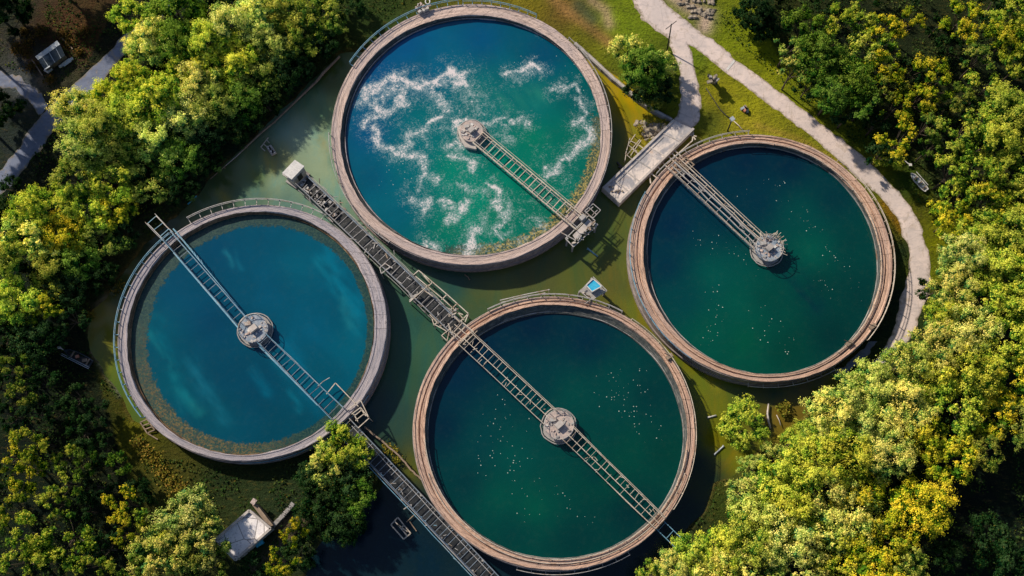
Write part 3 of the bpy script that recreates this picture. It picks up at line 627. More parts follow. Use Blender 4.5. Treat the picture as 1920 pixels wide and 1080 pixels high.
for t_ in (.18, .38, .56, .72, .86):
    p = A.lerp(B, t_)+nrm*.5; q = D.lerp(C, t_)-nrm*.5
    MB().beam(p+Vector((0, 0, .03)), q+Vector((0, 0, .03)), .22, .10).build('joint_strip', M['concrete' if t_ != .56 else 'grey_concrete'], cw)
p = A.lerp(B, .2)+nrm*1.2; q = A.lerp(B, .95)+nrm*1.2; MB().beam(p+Vector((0, 0, .03)), q+Vector((0, 0, .03)), .12, .12).build('edge_strip', M['grey_concrete'], cw)
for i in range(6):
    p = B.lerp(C, .2+.1*i)+ad*random.uniform(.6, 2.2); MB().box((p.x, p.y, zc+.12), random.uniform(.3, .8), random.uniform(.15, .4), .22, random.random()*3).build('rubble_piece', M['rubble' if i % 2 else 'wood'], cw)
# lattice of slats beside the jetty (left, in the water) and right toward the tank
def frame(name, label, cat, base_px, segs, z, mat_, w=.16, legs=True, group=None, zl=-.8, part='bar'):
    t = thing(name, label, cat, (*P(*base_px, 0)[:2], 0), group)
    for s_ in segs:
        z0 = s_[4] if len(s_) > 4 else z; z1 = s_[5] if len(s_) > 5 else z0; p, q = P(s_[0], s_[1], z0), P(s_[2], s_[3], z1)
        MB().beam(p, q, w).build(part, mat_, t)
    if legs:
        pts = []
        for s_ in segs:
            for p in ((s_[0], s_[1]), (s_[2], s_[3])):
                if all(math.hypot(p[0]-a, p[1]-b) > 6 for a, b in pts): pts.append(p)
        for p in pts[:8]:
            a = P(*p, z); MB().beam(a, (a.x, a.y, zl), .14).build('leg', mat_, t)
    return t
frame('timber_lattice', 'broken pale timber lattice in the water at the jetty left side', 'lattice', (1190, 285),
      [(1181, 259, 1174, 285), (1174, 285, 1172, 300), (1182, 264, 1196, 271), (1199, 262, 1176, 290), (1191, 252, 1180, 268), (1178, 272, 1194, 284), (1196, 271, 1206, 278), (1172, 288, 1184, 298), (1186, 280, 1196, 288), (1202, 263, 1182, 292)], 1.1, M['pale_steel'], .13)
frame('timber_lattice', 'broken dark and pale timber struts between the jetty and the right hand tank', 'lattice', (1255, 290),
      [(1239, 301, 1252, 315), (1248, 288, 1273, 312), (1262, 280, 1292, 306), (1256, 284, 1284, 310), (1250, 308, 1298, 264), (1230, 308, 1238, 318), (1220, 325, 1232, 334), (1218, 328, 1220, 344), (1240, 322, 1254, 336), (1298, 264, 1300, 248), (1292, 246, 1304, 262), (1288, 252, 1306, 256)], 1.6, M['pale_steel'], .22)
frame('loose_plank', 'two short dark planks lying in the water by the jetty edge', 'planks', (1160, 318), [(1157, 304, 1170, 318), (1160, 312, 1172, 320)], .3, M['dark_steel'], .3, False)
# rock outcrop with shrubs
def rock(name, label, px, py, r, z, mat_, seed, parent=None, n=1, cat='rock', group=None):
    rr = random.Random(seed); import bmesh
    b = bmesh.new(); bmesh.ops.create_icosphere(b, subdivisions=3, radius=1)
    c0 = P(px, py, z)
    for v_ in b.verts:
        d = v_.co.normalized(); k = 1+.28*math.sin(d.x*4+seed)+.22*math.sin(d.y*5+seed*2)+.2*math.sin(d.z*7+d.x*6+seed)+rr.uniform(-.06, .06)
        v_.co = Vector((d.x*r[0]*k, d.y*r[1]*k, d.z*r[2]*k))
    me = bpy.data.meshes.new(name); b.to_mesh(me); b.free(); me.materials.append(mat_)
    o = bpy.data.objects.new(name, me); COL.objects.link(o); o.location = c0
    if parent: o.parent = parent; o.location = c0-parent.location
    else: tag(o, label, cat, group)
    return o
rk = thing('rock_outcrop', 'rocky mossy outcrop in the ochre shallows beside the jetty', 'rocks', (*P(1225, 248, 0)[:2], 0))
for i, (a, b, r) in enumerate([(1212, 236, (1.3, 1.0, .8)), (1226, 248, (1.5, 1.0, 1.3)), (1238, 240, (1.3, .9, .9)), (1216, 252, (.9, .8, .9)), (1222, 262, (1.1, .7, .7)), (1245, 246, (1.0, .8, .9)), (1208, 246, (.7, .7, .5)), (1232, 256, (.9, .5, 1.2)), (1200, 232, (.9, .7, .4))]):
    rock('boulder', None, a, b, r, .35, M['rubble'], i+3, rk)

# retaining wall on the north bank
def wall_line(name, label, cat, pts, z0, z1, w, mat_, jit=.0, part_cap=None):
    t = thing(name, label, cat, (*P(*pts[0], z1)[:2], 0)); mb = MB(); W_ = []
    for a, b in zip(pts[:-1], pts[1:]):
        for k in range(6): W_.append(P(a[0]+(b[0]-a[0])*k/6, a[1]+(b[1]-a[1])*k/6, z1))
    W_.append(P(*pts[-1], z1)); rr = random.Random(len(pts)*7+int(pts[0][0])); W_ = [p+Vector((rr.uniform(-jit, jit), rr.uniform(-jit, jit), 0)) for p in W_]
    for a, b in zip(W_[:-1], W_[1:]): mb.beam((a.x, a.y, (z0+z1)/2), (b.x, b.y, (z0+z1)/2), w*rr.uniform(.93, 1.07), (z1-z0))
    mb.build('wall_body', mat_, t)
    if part_cap:
        m2 = MB(); 
        for a, b in zip(W_[:-1], W_[1:]): m2.beam(a+Vector((0, 0, .06)), b+Vector((0, 0, .06)), w*.45, .12)
        m2.build('coping', part_cap, t)
    return t
wall_line('retaining_wall', 'long narrow stone bank wall running from the foamy tank to the jetty', 'wall', [(1078, 80), (1110, 110), (1150, 146), (1190, 180), (1225, 205), (1259, 224)], -.6, 1.15, .75, M['grey_concrete'], .05, M['concrete'])
# floating boom along the north-west bank
def pipe_line(name, label, cat, pts, z, r, mat_, extra=None):
    t = thing(name, label, cat, (*P(*pts[0], z)[:2], 0)); W_ = [P(a, b, z) for a, b in pts]
    MB().tube(W_, r, 8).build('pipe', mat_, t, True)
    if extra: MB().tube([p+Vector((.28, .25, .05)) for p in W_[1:-1]], .09, 6).build('rail', extra, t, True)
    for p in W_[1::2]: MB().beam((p.x, p.y, z), (p.x, p.y, -.8), .14).build('support_post', M['wood'], t)
    return t
pipe_line('bank_boom', 'long thin weathered pipe curving along the shaded northwest bank', 'pipe', [(394, 336), (420, 313), (440, 296), (462, 275), (485, 253), (515, 228), (545, 199), (572, 173), (594, 152), (605, 138), (637, 106)], .75, [.08, .1, .13, .17, .2, .18, .2, .22, .26, .28, .22], M['wood'], M['steel'])

# ------------------------------------------------------------------ bridges
def bridge(name, label, cat, a, b, width, z, group=None, girder='pale_steel', bar='pale_steel', rail='steel', step=1.25, mid=False, side_bars=0, posts=True, barw=.11, girw=.16, rh=1.05, rail_sides=(-1, 1), trough=None, bw2=None, parent=None, legs=()):
    A, B = P(*a, z), P(*b, z); d = (B-A); L = d.length; d.normalize(); nr = Vector((-d.y, d.x, 0)); w = width/2; rr = random.Random(int(L*100))
    t = thing(name, label, cat, (A.x, A.y, 0), group)
    wB = (bw2 or width)/2
    for s_ in (-1, 1):
        MB().beam(A+nr*s_*w, B+nr*s_*wB, girw, .35).build('girder', M[girder], t)
    if mid: MB().beam(A-nr*w*.1+Vector((0, 0, .05)), B-nr*wB*.1+Vector((0, 0, .05)), .12, .2).build('centre_beam', M[bar], t)
    n = min(int(L/step), 95)
    proto = None
    for k in range(0, n+1):
        f = min(max(k/n+rr.uniform(-.15, .15)/n, 0), 1); p = A.lerp(B, f); ww = w+(wB-w)*f; sk = rr.uniform(-.25, .25) if rr.random() < .3 else 0
        l0, l1 = (-1, 1) if k in (0, n) or rr.random() > (.1 if not mid else .62) else ((-1, .1) if rr.random() < .5 else (-.1, 1))
        MB().beam(p+nr*ww*l0, p+nr*ww*l1+d*sk, barw*rr.uniform(.8, 1.4), .1).build('crossbar', M[bar], t)
    if rail:
        for s_ in rail_sides:
            o = MB().tube([A+nr*s_*(w+.12)+Vector((0, 0, rh)), A.lerp(B, .35)+nr*s_*((w+wB)/2+.12+rr.uniform(-.06, .06))+Vector((0, 0, rh)), A.lerp(B, .7)+nr*s_*((w+wB)/2+.12+rr.uniform(-.06, .06))+Vector((0, 0, rh)), B+nr*s_*(wB+.12)+Vector((0, 0, rh))], .055).build('handrail', M[rail], t)
            if posts:
                m = max(2, int(L/2.6))
                for k in range(m+1):
                    p = A.lerp(B, k/m)+nr*s_*((w+(wB-w)*k/m)+.12); MB().beam(p, p+Vector((0, 0, rh)), .07).build('rail_post', M[rail], t)
    if trough:
        MB().beam(A-Vector((0, 0, .75)), B-Vector((0, 0, .75)), width*.96, .08).build('trough_floor', M[trough], t)
        for s_ in (-1, 1): MB().beam(A+nr*s_*(w*.97)-Vector((0, 0, .45)), B+nr*s_*(wB*.97)-Vector((0, 0, .45)), .1, .6).build('trough_side', M['grey_concrete'], t)
    for f, zl in legs:
        p = A.lerp(B, f)
        for s_ in (-1, 1): MB().beam(p+nr*s_*w*.9-Vector((0, 0, .2)), (p+nr*s_*w*.9)[:2]+(zl,) if False else Vector(((p+nr*s_*w*.9).x, (p+nr*s_*w*.9).y, zl)), .35).build('pier_leg', M['grey_concrete'], t)
    return t, A, B, d, nr

ZB = ZT+.45
# top centre tank bridge
t1, *_r = bridge('scraper_bridge', 'open ladder bridge from the tank rim out to the foamy pier', 'bridge', (896, 258), (1090, 421), 2.9, ZB, 'scraper bridges', step=1.2, mid=False, barw=.13, girw=.22, girder='pale_steel', rail='pale_steel')
# extra inner pair of girders
A_, B_, d_, nr_ = _r
for off in (-.95, .95): MB().beam(A_+nr_*off+Vector((0, 0, .06)), B_+nr_*off+Vector((0, 0, .06)), .10, .2).build('inner_beam', M['steel'], t1)
# right hand tank bridge
t4, A4, B4, d4, n4 = bridge('scraper_bridge', 'narrow pipe carrying bridge reaching into the right hand tank', 'bridge', (1262, 306), (1424, 458), 3.0, ZB, 'scraper bridges', step=2.4, barw=.09, girw=.16, girder='pale_steel', bar='steel', rail='pale_steel', posts=True)
for off, m_, r_ in ((-.55, 'steel', .12), (.35, 'steel', .16), (.75, 'pale_steel', .10)):
    pts = [A4.lerp(B4, k/9)+n4*(off+random.uniform(-.12, .12))+Vector((0, 0, .25)) for k in range(10)]; MB().tube(pts, r_, 6).build('pipe', M[m_], t4)
for k in range(14):
    f = random.uniform(.1, .95); p = A4.lerp(B4, f)+n4*random.uniform(-1.2, 1.2)+Vector((0, 0, .3)); MB().beam(p, p+d4*random.uniform(.5, 1.6)+n4*random.uniform(-.6, .6), .09).build('brace', M['steel'], t4)
# bottom tank bridge, two halves about the pier
t2a, A2, B2, d2, n2_ = bridge('scraper_bridge', 'yellowish ladder bridge over the bottom tank, northwest half', 'bridge', (871, 634), (1032, 784), 3.1, ZB, 'scraper bridges', step=1.15, mid=True, girder='pale_steel', bar='pale_steel', rail='pale_steel', barw=.06, girw=.11)
t2b, A2b, B2b, d2b, n2b = bridge('scraper_bridge', 'yellowish ladder bridge over the bottom tank, southeast half', 'bridge', (1064, 812), (1237, 981), 2.8, ZB, 'scraper bridges', step=1.15, mid=True, girder='pale_steel', bar='pale_steel', rail='pale_steel', barw=.06, girw=.11, bw2=2.4)
for T_, A0, B0, n0, dd in ((t2a, A2, B2, n2_, d2), (t2b, A2b, B2b, n2b, d2b)):
    for k in range(12):
        f = random.uniform(.05, .95); p = A0.lerp(B0, f)+n0*random.uniform(-1.0, .9)+Vector((0, 0, .2)); MB().beam(p, p+dd*random.uniform(-.5, .9)+n0*random.uniform(-.9, .9), .08).build('brace', M['pale_steel'], T_)
bridge('access_ladder', 'short bluish ladder leaving the bottom tank rim into the southeast trees', 'ladder', (1238, 985), (1276, 1022), 1.9, 3.2, None, girder='blue_steel', bar='blue_steel', rail=None, step=1.6, barw=.09, girw=.12)
# left tank bridge
t3a, A3, B3, d3, n3_ = bridge('scraper_bridge', 'bluish ladder bridge over the left tank, northwest half', 'bridge', (312, 440), (455, 604), 1.9, ZB, 'scraper bridges', step=1.7, girder='slate_steel', bar='slate_steel', rail='blue_steel', barw=.07, girw=.12)
t3b, *_q = bridge('scraper_bridge', 'bluish ladder bridge over the left tank, southeast half', 'bridge', (494, 637), (634, 776), 1.9, ZB, 'scraper bridges', step=1.2, girder='slate_steel', bar='slate_steel', rail='blue_steel', barw=.07, girw=.12, bw2=2.7)
for k in range(9): MB().beam(A3.lerp(B3, k/22)+n3_*1.7+Vector((0, 0, .2)), A3.lerp(B3, (k+1)/22)+n3_*(1.75-.04*k)+Vector((0, 0, .2)), .09).build('side_pipe', M['blue_steel'], t3a)
MB().beam(A3+n3_*1.6+Vector((0, 0, .15)), B3+n3_*1.1+Vector((0, 0, .15)), .12).build('side_beam', M['blue_steel'], t3a)
# submerged skirt plate seen as a pale blue blade beside the bridge
MB().beam(A3.lerp(B3, .15)-n3_*1.15-Vector((0, 0, .6)), B3-n3_*1.25-Vector((0, 0, .6)), .30, .10).build('scum_blade', M['blue_steel'], t3a)
MB().beam(_q[0]-_q[3]*1.3-Vector((0, 0, .6)), _q[0].lerp(_q[1], .8)-_q[3]*1.4-Vector((0, 0, .6)), .32, .10).build('scum_blade', M['blue_steel'], t3b)
bridge('access_ladder', 'bluish box frame ladder overhanging the left tank rim toward the forest', 'ladder', (285, 412), (318, 446), 2.1, ZT+.3, None, girder='steel', bar='blue_steel', rail='steel', step=1.6, barw=.10, girw=.16)
# long gantry from the white hut to the bottom tank
tg, Ag, Bg, dg, ng = bridge('raised_channel', 'long dark rusting conveyor channel from the white hut to the bottom tank', 'channel', (566, 338), (872, 632), 2.5, 3.4, None, girder='slate_steel', bar='grey_concrete', rail='grey_concrete', step=1.25, barw=.09, girw=.20, trough='dark_trough', legs=((.05, -.8), (.2, -.8), (.38, -.8), (.55, -.8), (.72, -.8), (.9, -.8)))
for off, m_ in ((-1.75, 'grey_concrete'), (1.7, 'steel')):
    pts = [Ag.lerp(Bg, .02+k/26)+ng*(off+random.uniform(-.08, .08))-Vector((0, 0, .1)) for k in range(26)]
    MB().tube(pts, .06, 6).build('pipe', M[m_], tg)
rr_ = random.Random(5)
for k in range(60):
    f = rr_.uniform(0, .97) if k > 18 else rr_.uniform(0, .25); s_ = rr_.choice((-1, 1)); p = Ag.lerp(Bg, f)+ng*s_*rr_.uniform(.5, 2.0)+Vector((0, 0, rr_.uniform(-.2, .35)))
    q = p+dg*rr_.uniform(-1.3, 1.3)+ng*rr_.uniform(-.9, .9); MB().beam(p, q, rr_.uniform(.08, .2), rr_.uniform(.08, .16)).build('bracket', M[rr_.choice(('steel', 'grey_concrete', 'dark_steel', 'dark_steel', 'wood'))], tg)
for k in range(22):
    f = rr_.uniform(.0, .22); p = Ag.lerp(Bg, f)+ng*rr_.uniform(-.9, .9)-Vector((0, 0, .25)); MB().box(p, rr_.uniform(.4, 1.1), rr_.uniform(.3, .7), .35, rr_.random()*3).build('broken_panel', M[rr_.choice(('grey_concrete', 'steel', 'dark_steel'))], tg)
# southern walkway along the pond
ts, As, Bs, ds_, ns_ = bridge('catwalk', 'long bluish grated catwalk running southeast from the left tank past the bottom tank', 'catwalk', (640, 790), (925, 1092), 2.7, 3.6, None, girder='slate_steel', bar='slate_steel', rail='slate_steel', step=1.1, barw=.08, girw=.16, legs=((.1, -.8), (.3, -.8), (.5, -.8), (.7, -.8), (.9, -.8)), trough='dark_trough', rail_sides=(-1,))
for off in (-1.9, -1.55, .75): MB().tube([As.lerp(Bs, .05+k/13)+ns_*(off+random.uniform(-.07, .07))+Vector((0, 0, .1)) for k in range(13)], .07, 6).build('pipe', M['steel' if off > -1.6 else 'blue_steel'], ts)
for k in range(34):
    f = rr_.uniform(.03, .97); p = As.lerp(Bs, f)+ns_*rr_.uniform(-1.9, -.6)+Vector((0, 0, rr_.uniform(0, .3))); MB().beam(p, p+ds_*rr_.uniform(-1, 1)+ns_*rr_.uniform(-.5, .5), .09).build('bracket', M[rr_.choice(('steel', 'blue_steel', 'wood'))], ts)
# bank wall between the catwalk and the bottom tank
wall_line('pond_kerb', 'thin wooden kerb curving from the catwalk to the bottom tank rim', 'kerb', [(684, 800), (710, 822), (748, 854), (770, 880), (797, 906), (815, 930)], -.5, 1.6, .28, M['wood'], .08)
frame('edge_platform', 'small square white frame platform on the southeast edge of the left tank', 'frame', (660, 770),
      [(652, 768, 676, 750), (676, 750, 692, 784), (676, 764, 692, 784), (692, 784, 672, 802), (660, 776, 676, 764), (664, 780, 679, 768), (667, 788, 684, 775), (663, 776, 671, 790), (676, 766, 686, 780), (629, 718, 658, 748), (629, 718, 612, 739), (658, 748, 672, 762)], ZT+.3, M['pale_steel'], .15)
frame('davit_arm', 'single bent pipe arm above the blue tank water beside the bridge', 'arm', (605, 718), [(596, 724, 606, 715), (606, 715, 618, 708)], ZT+.8, M['steel'], .10, False)

# pipe frame cage beside the channel
tf = frame('pipe_cage', 'elongated pale pipe cage hung on the channel beside the bottom tank', 'pipe frame', (830, 550),
      [(776, 515, 785, 507), (785, 507, 811, 529), (811, 529, 838, 552), (838, 552, 878, 588), (878, 588, 862, 604), (779, 518, 832, 562), (832, 562, 862, 590), (862, 590, 870, 600), (804, 534, 784, 552), (784, 552, 768, 566), (811, 529, 804, 536), (838, 552, 828, 562), (856, 570, 846, 580), (862, 604, 846, 588), (792, 514, 806, 530), (850, 583, 868, 590), (878, 588, 872, 604), (796, 545, 812, 556)], ZT, M['pale_steel'], .17)
for i in range(10):
    p = P(846+random.uniform(-8, 12), 586+random.uniform(-8, 6), ZT+.1); MB().box(p, random.uniform(.3, .8), .2, .3, random.random()*3).build('fitting', M[random.choice(('wood', 'steel', 'pale_steel'))], tf)
frame('side_bracket', 'rectangular bracket frame on the channel where it passes the left tank', 'frame', (720, 504), [(712, 502, 722, 494), (712, 502, 715, 513), (715, 513, 731, 501), (722, 494, 736, 503)], 3.6, M['steel'], .16)
frame('side_bracket', 'white open bracket frame beside the bottom tank rim under the channel', 'frame', (830, 620), [(828, 629, 848, 613), (828, 629, 838, 639), (838, 639, 842, 622), (814, 608, 836, 620), (814, 608, 822, 604), (806, 590, 822, 606), (810, 598, 814, 610)], 3.6, M['pale_steel'], .15)
frame('side_bracket', 'short outrigger arm with a blue plate west of the pipe cage', 'frame', (772, 560), [(768, 563, 784, 551), (764, 545, 772, 558), (772, 558, 780, 552)], 3.5, M['steel'], .2)
frame('crossing_grille', 'rusty pale grille of bars where the channel crosses the bottom tank rim', 'grille', (860, 625), [(843, 618, 870, 640), (852, 608, 880, 632), (862, 600, 888, 622), (848, 636, 872, 612), (858, 644, 884, 622), (840, 606, 852, 634), (868, 646, 895, 620), (846, 628, 868, 604)], ZT+.25, M['pale_steel'], .13, False)
frame('crossing_grille', 'rusty brown bars where the narrow bridge crosses the right hand tank rim', 'grille', (1278, 308), [(1262, 318, 1288, 294), (1268, 325, 1296, 300), (1270, 300, 1290, 318), (1258, 306, 1276, 324), (1282, 292, 1300, 308), (1275, 332, 1302, 308), (1264, 300, 1285, 322)], ZT+.25, M['wood'], .22, False)

# drive platform at the end of the top centre bridge
tp = thing('drive_platform', 'grey drive platform with side cages on the rim end of the ladder bridge', 'platform', (*P(1095, 425, 0)[:2], 0))
pa, pb, pc_, pd_ = [P(a, b, ZB) for a, b in ((1074, 441), (1104, 410), (1112, 419), (1079, 449))]
MB().prism([pa, pb, pc_, pd_], ZB-.25, ZB+.1).build('deck', M['concrete'], tp)
for s_ in [(1060, 447, 1075, 463), (1075, 463, 1121, 421), (1121, 421, 1111, 416), (1060, 447, 1068, 440), (1068, 440, 1104, 404), (1072, 457, 1115, 416), (1104, 404, 1116, 414), (1076, 452, 1082, 458), (1088, 443, 1094, 450), (1098, 434, 1104, 440), (1106, 426, 1112, 432), (1052, 436, 1078, 450)]:
    MB().beam(P(s_[0], s_[1], ZB-.1), P(s_[2], s_[3], ZB-.1), .17).build('frame_bar', M['steel'], tp)
for s_ in [(1096, 396, 1112, 382), (1112, 382, 1126, 394), (1126, 394, 1112, 409), (1112, 409, 1096, 396), (1104, 389, 1118, 402), (1100, 398, 1112, 388), (1110, 404, 1120, 394)]:
    MB().beam(P(s_[0], s_[1], ZB), P(s_[2], s_[3], ZB), .13).build('cage_bar', M['steel'], tp)
for i in range(14):
    p = P(1078+i*2.9, 452-i*2.7, ZB+.2)+Vector((random.uniform(-.3, .6), random.uniform(-.4, .2), 0)); MB().box(p, random.uniform(.3, .9), random.uniform(.15, .35), .3, random.random()*3).build('fitting', M[random.choice(('pale_steel', 'steel', 'wood', 'dark_steel'))], tp)
for q in ((1064, 447), (1075, 458), (1118, 421), (1112, 408), (1100, 398)):
    a = P(*q, ZB); MB().beam(a, (a.x, a.y, -.8), .3).build('leg', M['grey_concrete'], tp)
MB().box(P(1092, 408, ZB+.5), 1.2, .8, .9, .8).build('motor_housing', M['steel'], tp)

# ------------------------------------------------------------------ centre piers
def pier(label, px, py, r, z, tank, style):
    c0 = P(px, py, z); zw = WZ[tank]
    t = thing('centre_pier', label, 'pier', (c0.x, c0.y, 0), 'round centre piers')
    c0 = Vector((c0.x, c0.y, 0)); N = 32
    def cyl(r0, z0, r1, z1, nn=N, wob=0, sd=0):
        rr = random.Random(sd); k = [1+rr.uniform(-wob, wob) for _ in range(nn)]; mb = MB()
        lo_ = [(c0.x+r0*k[i]*math.cos(6.2832*i/nn), c0.y+r0*k[i]*math.sin(6.2832*i/nn), z0) for i in range(nn)]
        hi_ = [(c0.x+r1*k[i]*math.cos(6.2832*i/nn), c0.y+r1*k[i]*math.sin(6.2832*i/nn), z1) for i in range(nn)]
        i0 = len(mb.v); mb.v += lo_+hi_; mb.uv += lo_+hi_; mb.f.append(tuple(range(nn))[::-1]); mb.f.append(tuple(range(nn, 2*nn)))
        for i in range(nn): mb.f.append((i, (i+1) % nn, nn+(i+1) % nn, nn+i))
        return mb
    cyl(r*1.15, -1, r*1.1, zw+.35, wob=.03, sd=px).build('stilling_skirt', M['grey_concrete'], t)
    cyl(r*.86, zw+.3, r*.84, z-.15).build('pier_column', M['grey_concrete' if style != 'crust' else 'concrete'], t)
    cyl(r, z-.15, r, z+.12, 24).build('platform', M['pier'+str(style == 'blue')], t)
    if tank != 1: o = MB().tube([(c0.x+r*1.0*math.cos(6.2832*i/28), c0.y+r*1.0*math.sin(6.2832*i/28), z+1.0) for i in range(28)], .06, 5, True).build('railing', M['steel'], t)
    for i in range(14 if tank != 1 else 0):
        a = 6.2832*i/14; p = (c0.x+r*math.cos(a), c0.y+r*math.sin(a)); MB().beam((*p, z), (*p, z+1.0), .08).build('rail_post', M['steel'], o)
    rr = random.Random(px)
    o = MB().tube([(c0.x+r*1.22*math.cos(6.2832*i/28)+rr.uniform(-.1, .1), c0.y+r*1.22*math.sin(6.2832*i/28), zw+.5) for i in range(28)], .12, 5, True).build('scum_ring', M['grey_concrete'], t)
    MB().box((c0.x, c0.y, z+.55), r*.55, r*.4, .9, .7).build('drive_motor', M['concrete'], t)
    MB().box((c0.x-r*.4, c0.y+r*.35, z+.4), r*.4, r*.25, .6, .2).build('control_box', M['steel'], t)
    for i in range(26):
        a = rr.random()*6.28; d = r*rr.uniform(.25, .95); MB().box((c0.x+d*math.cos(a), c0.y+d*math.sin(a), z+.2), rr.uniform(.2, .7), rr.uniform(.15, .5), rr.uniform(.1, .3), rr.random()*3).build('fitting', M[rr.choice(('concrete', 'steel', 'rim1', 'grey_concrete', 'white'))], t)
    return t, c0
M['pierFalse'] = simple('crusted_pier_deck', (.60, .48, .44), (.38, .33, .33), 1.4, (.20, .22, .26), 1.2, .85, 0, .7)
M['pierTrue'] = simple('bluish_pier_deck', (.36, .40, .48), (.16, .24, .34), 1.6, (.60, .48, .44), 1.0, .8, 0, .7)
pier('round pier with a pale crusted deck under the middle of the left tank bridge', 476, 617, 2.6, ZB, 3, 'blue')
pier('round pier with a pink and blue patched deck in the middle of the bottom tank', 1048, 797, 2.6, ZB, 2, 'crust')
tk4, c4 = pier('round pier bristling with bent rods in the right hand tank', 1441, 466, 2.5, ZB, 4, 'blue')
for i in range(26):
    a = random.uniform(-.6, 2.4); r0 = 2.5*random.uniform(.7, 1.0); p = Vector((c4.x+r0*math.cos(a), c4.y+r0*math.sin(a), ZB+random.uniform(.1, 1.0))); L = random.uniform(.6, 1.5)
    q = p+Vector((math.cos(a+random.uniform(-.9, .9))*L, math.sin(a+random.uniform(-.9, .9))*L, random.uniform(0, .5))); MB().tube([p, (p+q)/2+Vector((random.uniform(-.2, .2), .1, .1)), q], .06, 5).build('bent_rod', M['pale_steel'], tk4)
tk1, c1 = pier('foam caked inlet pier at the inner end of the ladder bridge', 884, 246, 2.2, ZB-.2, 1, 'crust')
# sloping apron of caked concrete beside the foamy pier
MB().prism([P(857, 238, 3.6), P(886, 228, 3.6), P(905, 246, 3.6), P(896, 262, 3.6), P(893, 280, 3.6), P(872, 276, 3.6), P(862, 258, 3.6)], 2.0, 3.7).build('apron', M['concrete'], tk1)

# ------------------------------------------------------------------ small structures
# white hut
th = thing('white_hut', 'small white flat roofed hut on the pond at the end of the channel', 'hut', (*P(551, 318, 0)[:2], 0))
hq = [P(a, b, 4.6) for a, b in ((529, 325), (553, 300), (571, 312), (547, 337))]
hw = [p.lerp(sum(hq, Vector())/4, .1) for p in hq]
MB().prism(hw, .6, 4.45).build('walls', M['concrete'], th); MB().prism(hq, 4.46, 4.75).build('roof', M['white'], th)
MB().prism([p.lerp(sum(hq, Vector())/4, -.12) for p in hq], -.8, .6).build('base', M['grey_concrete'], th)
e_ = [P(530, 327, 3.5), P(549, 340, 3.5)]; MB().beam(*e_, .2, .4).build('gutter', M['steel'], th)
MB().box((hw[2]+hw[3])/2+Vector((0, 0, -2.2)), .12, 1.1, 2.2, math.atan2((hw[3]-hw[2]).y, (hw[3]-hw[2]).x)+math.pi/2).build('door', M['dark_steel'], th)
# pump raft
tr = thing('pump_raft', 'small grey raft with a frame and machinery on the pond beside the bank', 'raft', (*P(506, 280, 0)[:2], 0))
MB().prism([P(a, b, .5) for a, b in ((499, 276), (508, 271), (518, 286), (509, 291))], -.1, .5).build('deck', M['concrete'], tr)
for s_ in ((489, 276, 500, 262), (500, 262, 505, 268), (489, 276, 497, 283), (494, 270, 503, 277), (500, 262, 503, 258)): MB().beam(P(s_[0], s_[1], .8), P(s_[2], s_[3], .8), .14).build('frame_bar', M['pale_steel'], tr)
for i in range(7): MB().box(P(504+i*1.6, 276+i*1.8, .8), .6, .35, .5, i).build('machine_box', M[('steel', 'white', 'dark_steel')[i % 3]], tr)
# blue topped kiosk
tkk = thing('sampling_kiosk', 'little kiosk with a bright blue roof panel on the bottom tank rim', 'kiosk', (*P(1110, 545, 0)[:2], 0))
kq = [P(a, b, 4.3) for a, b in ((1087, 545), (1110, 520), (1135, 543), (1110, 562))]
MB().prism(kq, 3.6, 3.85).build('deck', M['grey_concrete'], tkk)
kr = [P(a, b, 5.6) for a, b in ((1099, 535), (1112, 523), (1128, 537), (1110, 547))]
kw = [p.lerp(sum(kr, Vector())/4, .12) for p in kr]; MB().prism(kw, 3.86, 5.4).build('walls', M['white'], tkk)
MB().prism(kr, 5.41, 5.55).build('roof', M['cyan'], tkk)
for i in range(4): MB().beam(kr[i]+Vector((0, 0, .02)), kr[(i+1) % 4]+Vector((0, 0, .02)), .16, .2).build('roof_edge', M['white'], tkk)
for s_ in ((1110, 562, 1138, 545), (1138, 545, 1112, 519), (1096, 570, 1112, 558), (1087, 545, 1096, 538), (1092, 549, 1104, 560)): MB().beam(P(s_[0], s_[1], 4.4), P(s_[2], s_[3], 4.4), .14).build('frame_bar', M['steel'], tkk)
for i in range(9): MB().box(P(1094+i*2.0, 550+i*1.3, 4.0), .5, .3, .4, i*.8).build('fitting', M[('pale_steel', 'steel', 'wood')[i % 3]], tkk)
for q in kq: MB().beam((q.x, q.y, 3.6), (q.x, q.y, -.8), .3).build('leg', M['grey_concrete'], tkk)
# pole bundle on bottom tank rim
frame('pipe_bundle', 'bundle of thin pipes lying along the northern rim of the bottom tank', 'pipes', (985, 555), [(938, 563, 985, 552), (985, 552, 1030, 543), (940, 567, 990, 556), (990, 556, 1022, 549), (944, 571, 1000, 560)], 3.2, M['steel'], .16, True)
# block hut
tb = thing('concrete_blockhouse', 'flat roofed concrete blockhouse with a raised parapet south of the left tank', 'building', (*P(465, 990, 0)[:2], 0))
bz = 3.6; rq = [P(a, b, bz) for a, b in ((468, 957), (508, 991), (442, 1050), (405, 1012))]
MB().prism(rq, 0, bz-.35).build('walls', M['grey_concrete'], tb)
g = NT('cracked_flat_roof'); v = g.coord(); n1 = g.noise(v, .6, 5, .7); n2 = g.noise(v, 2.4, 5, .75); cr = g.vor(g.mapv(v, (1, 1, 1), rot=(0, 0, .7)), .34, feature='DISTANCE_TO_EDGE')
c = g.mix(g.ramp(n1, .35, .65), (.88, .84, .85), (.76, .73, .78)); c = g.mix(g.ramp(n2, .55, .7, 0, .75), c, (.26, .24, .28)); c = g.mix(g.ramp(cr, .0, .035, .85, 0), c, (.10, .09, .10))
M['roofc'] = g.end(g.bsdf(c, .9, 0, g.bump(n2, .6, .1), .2))
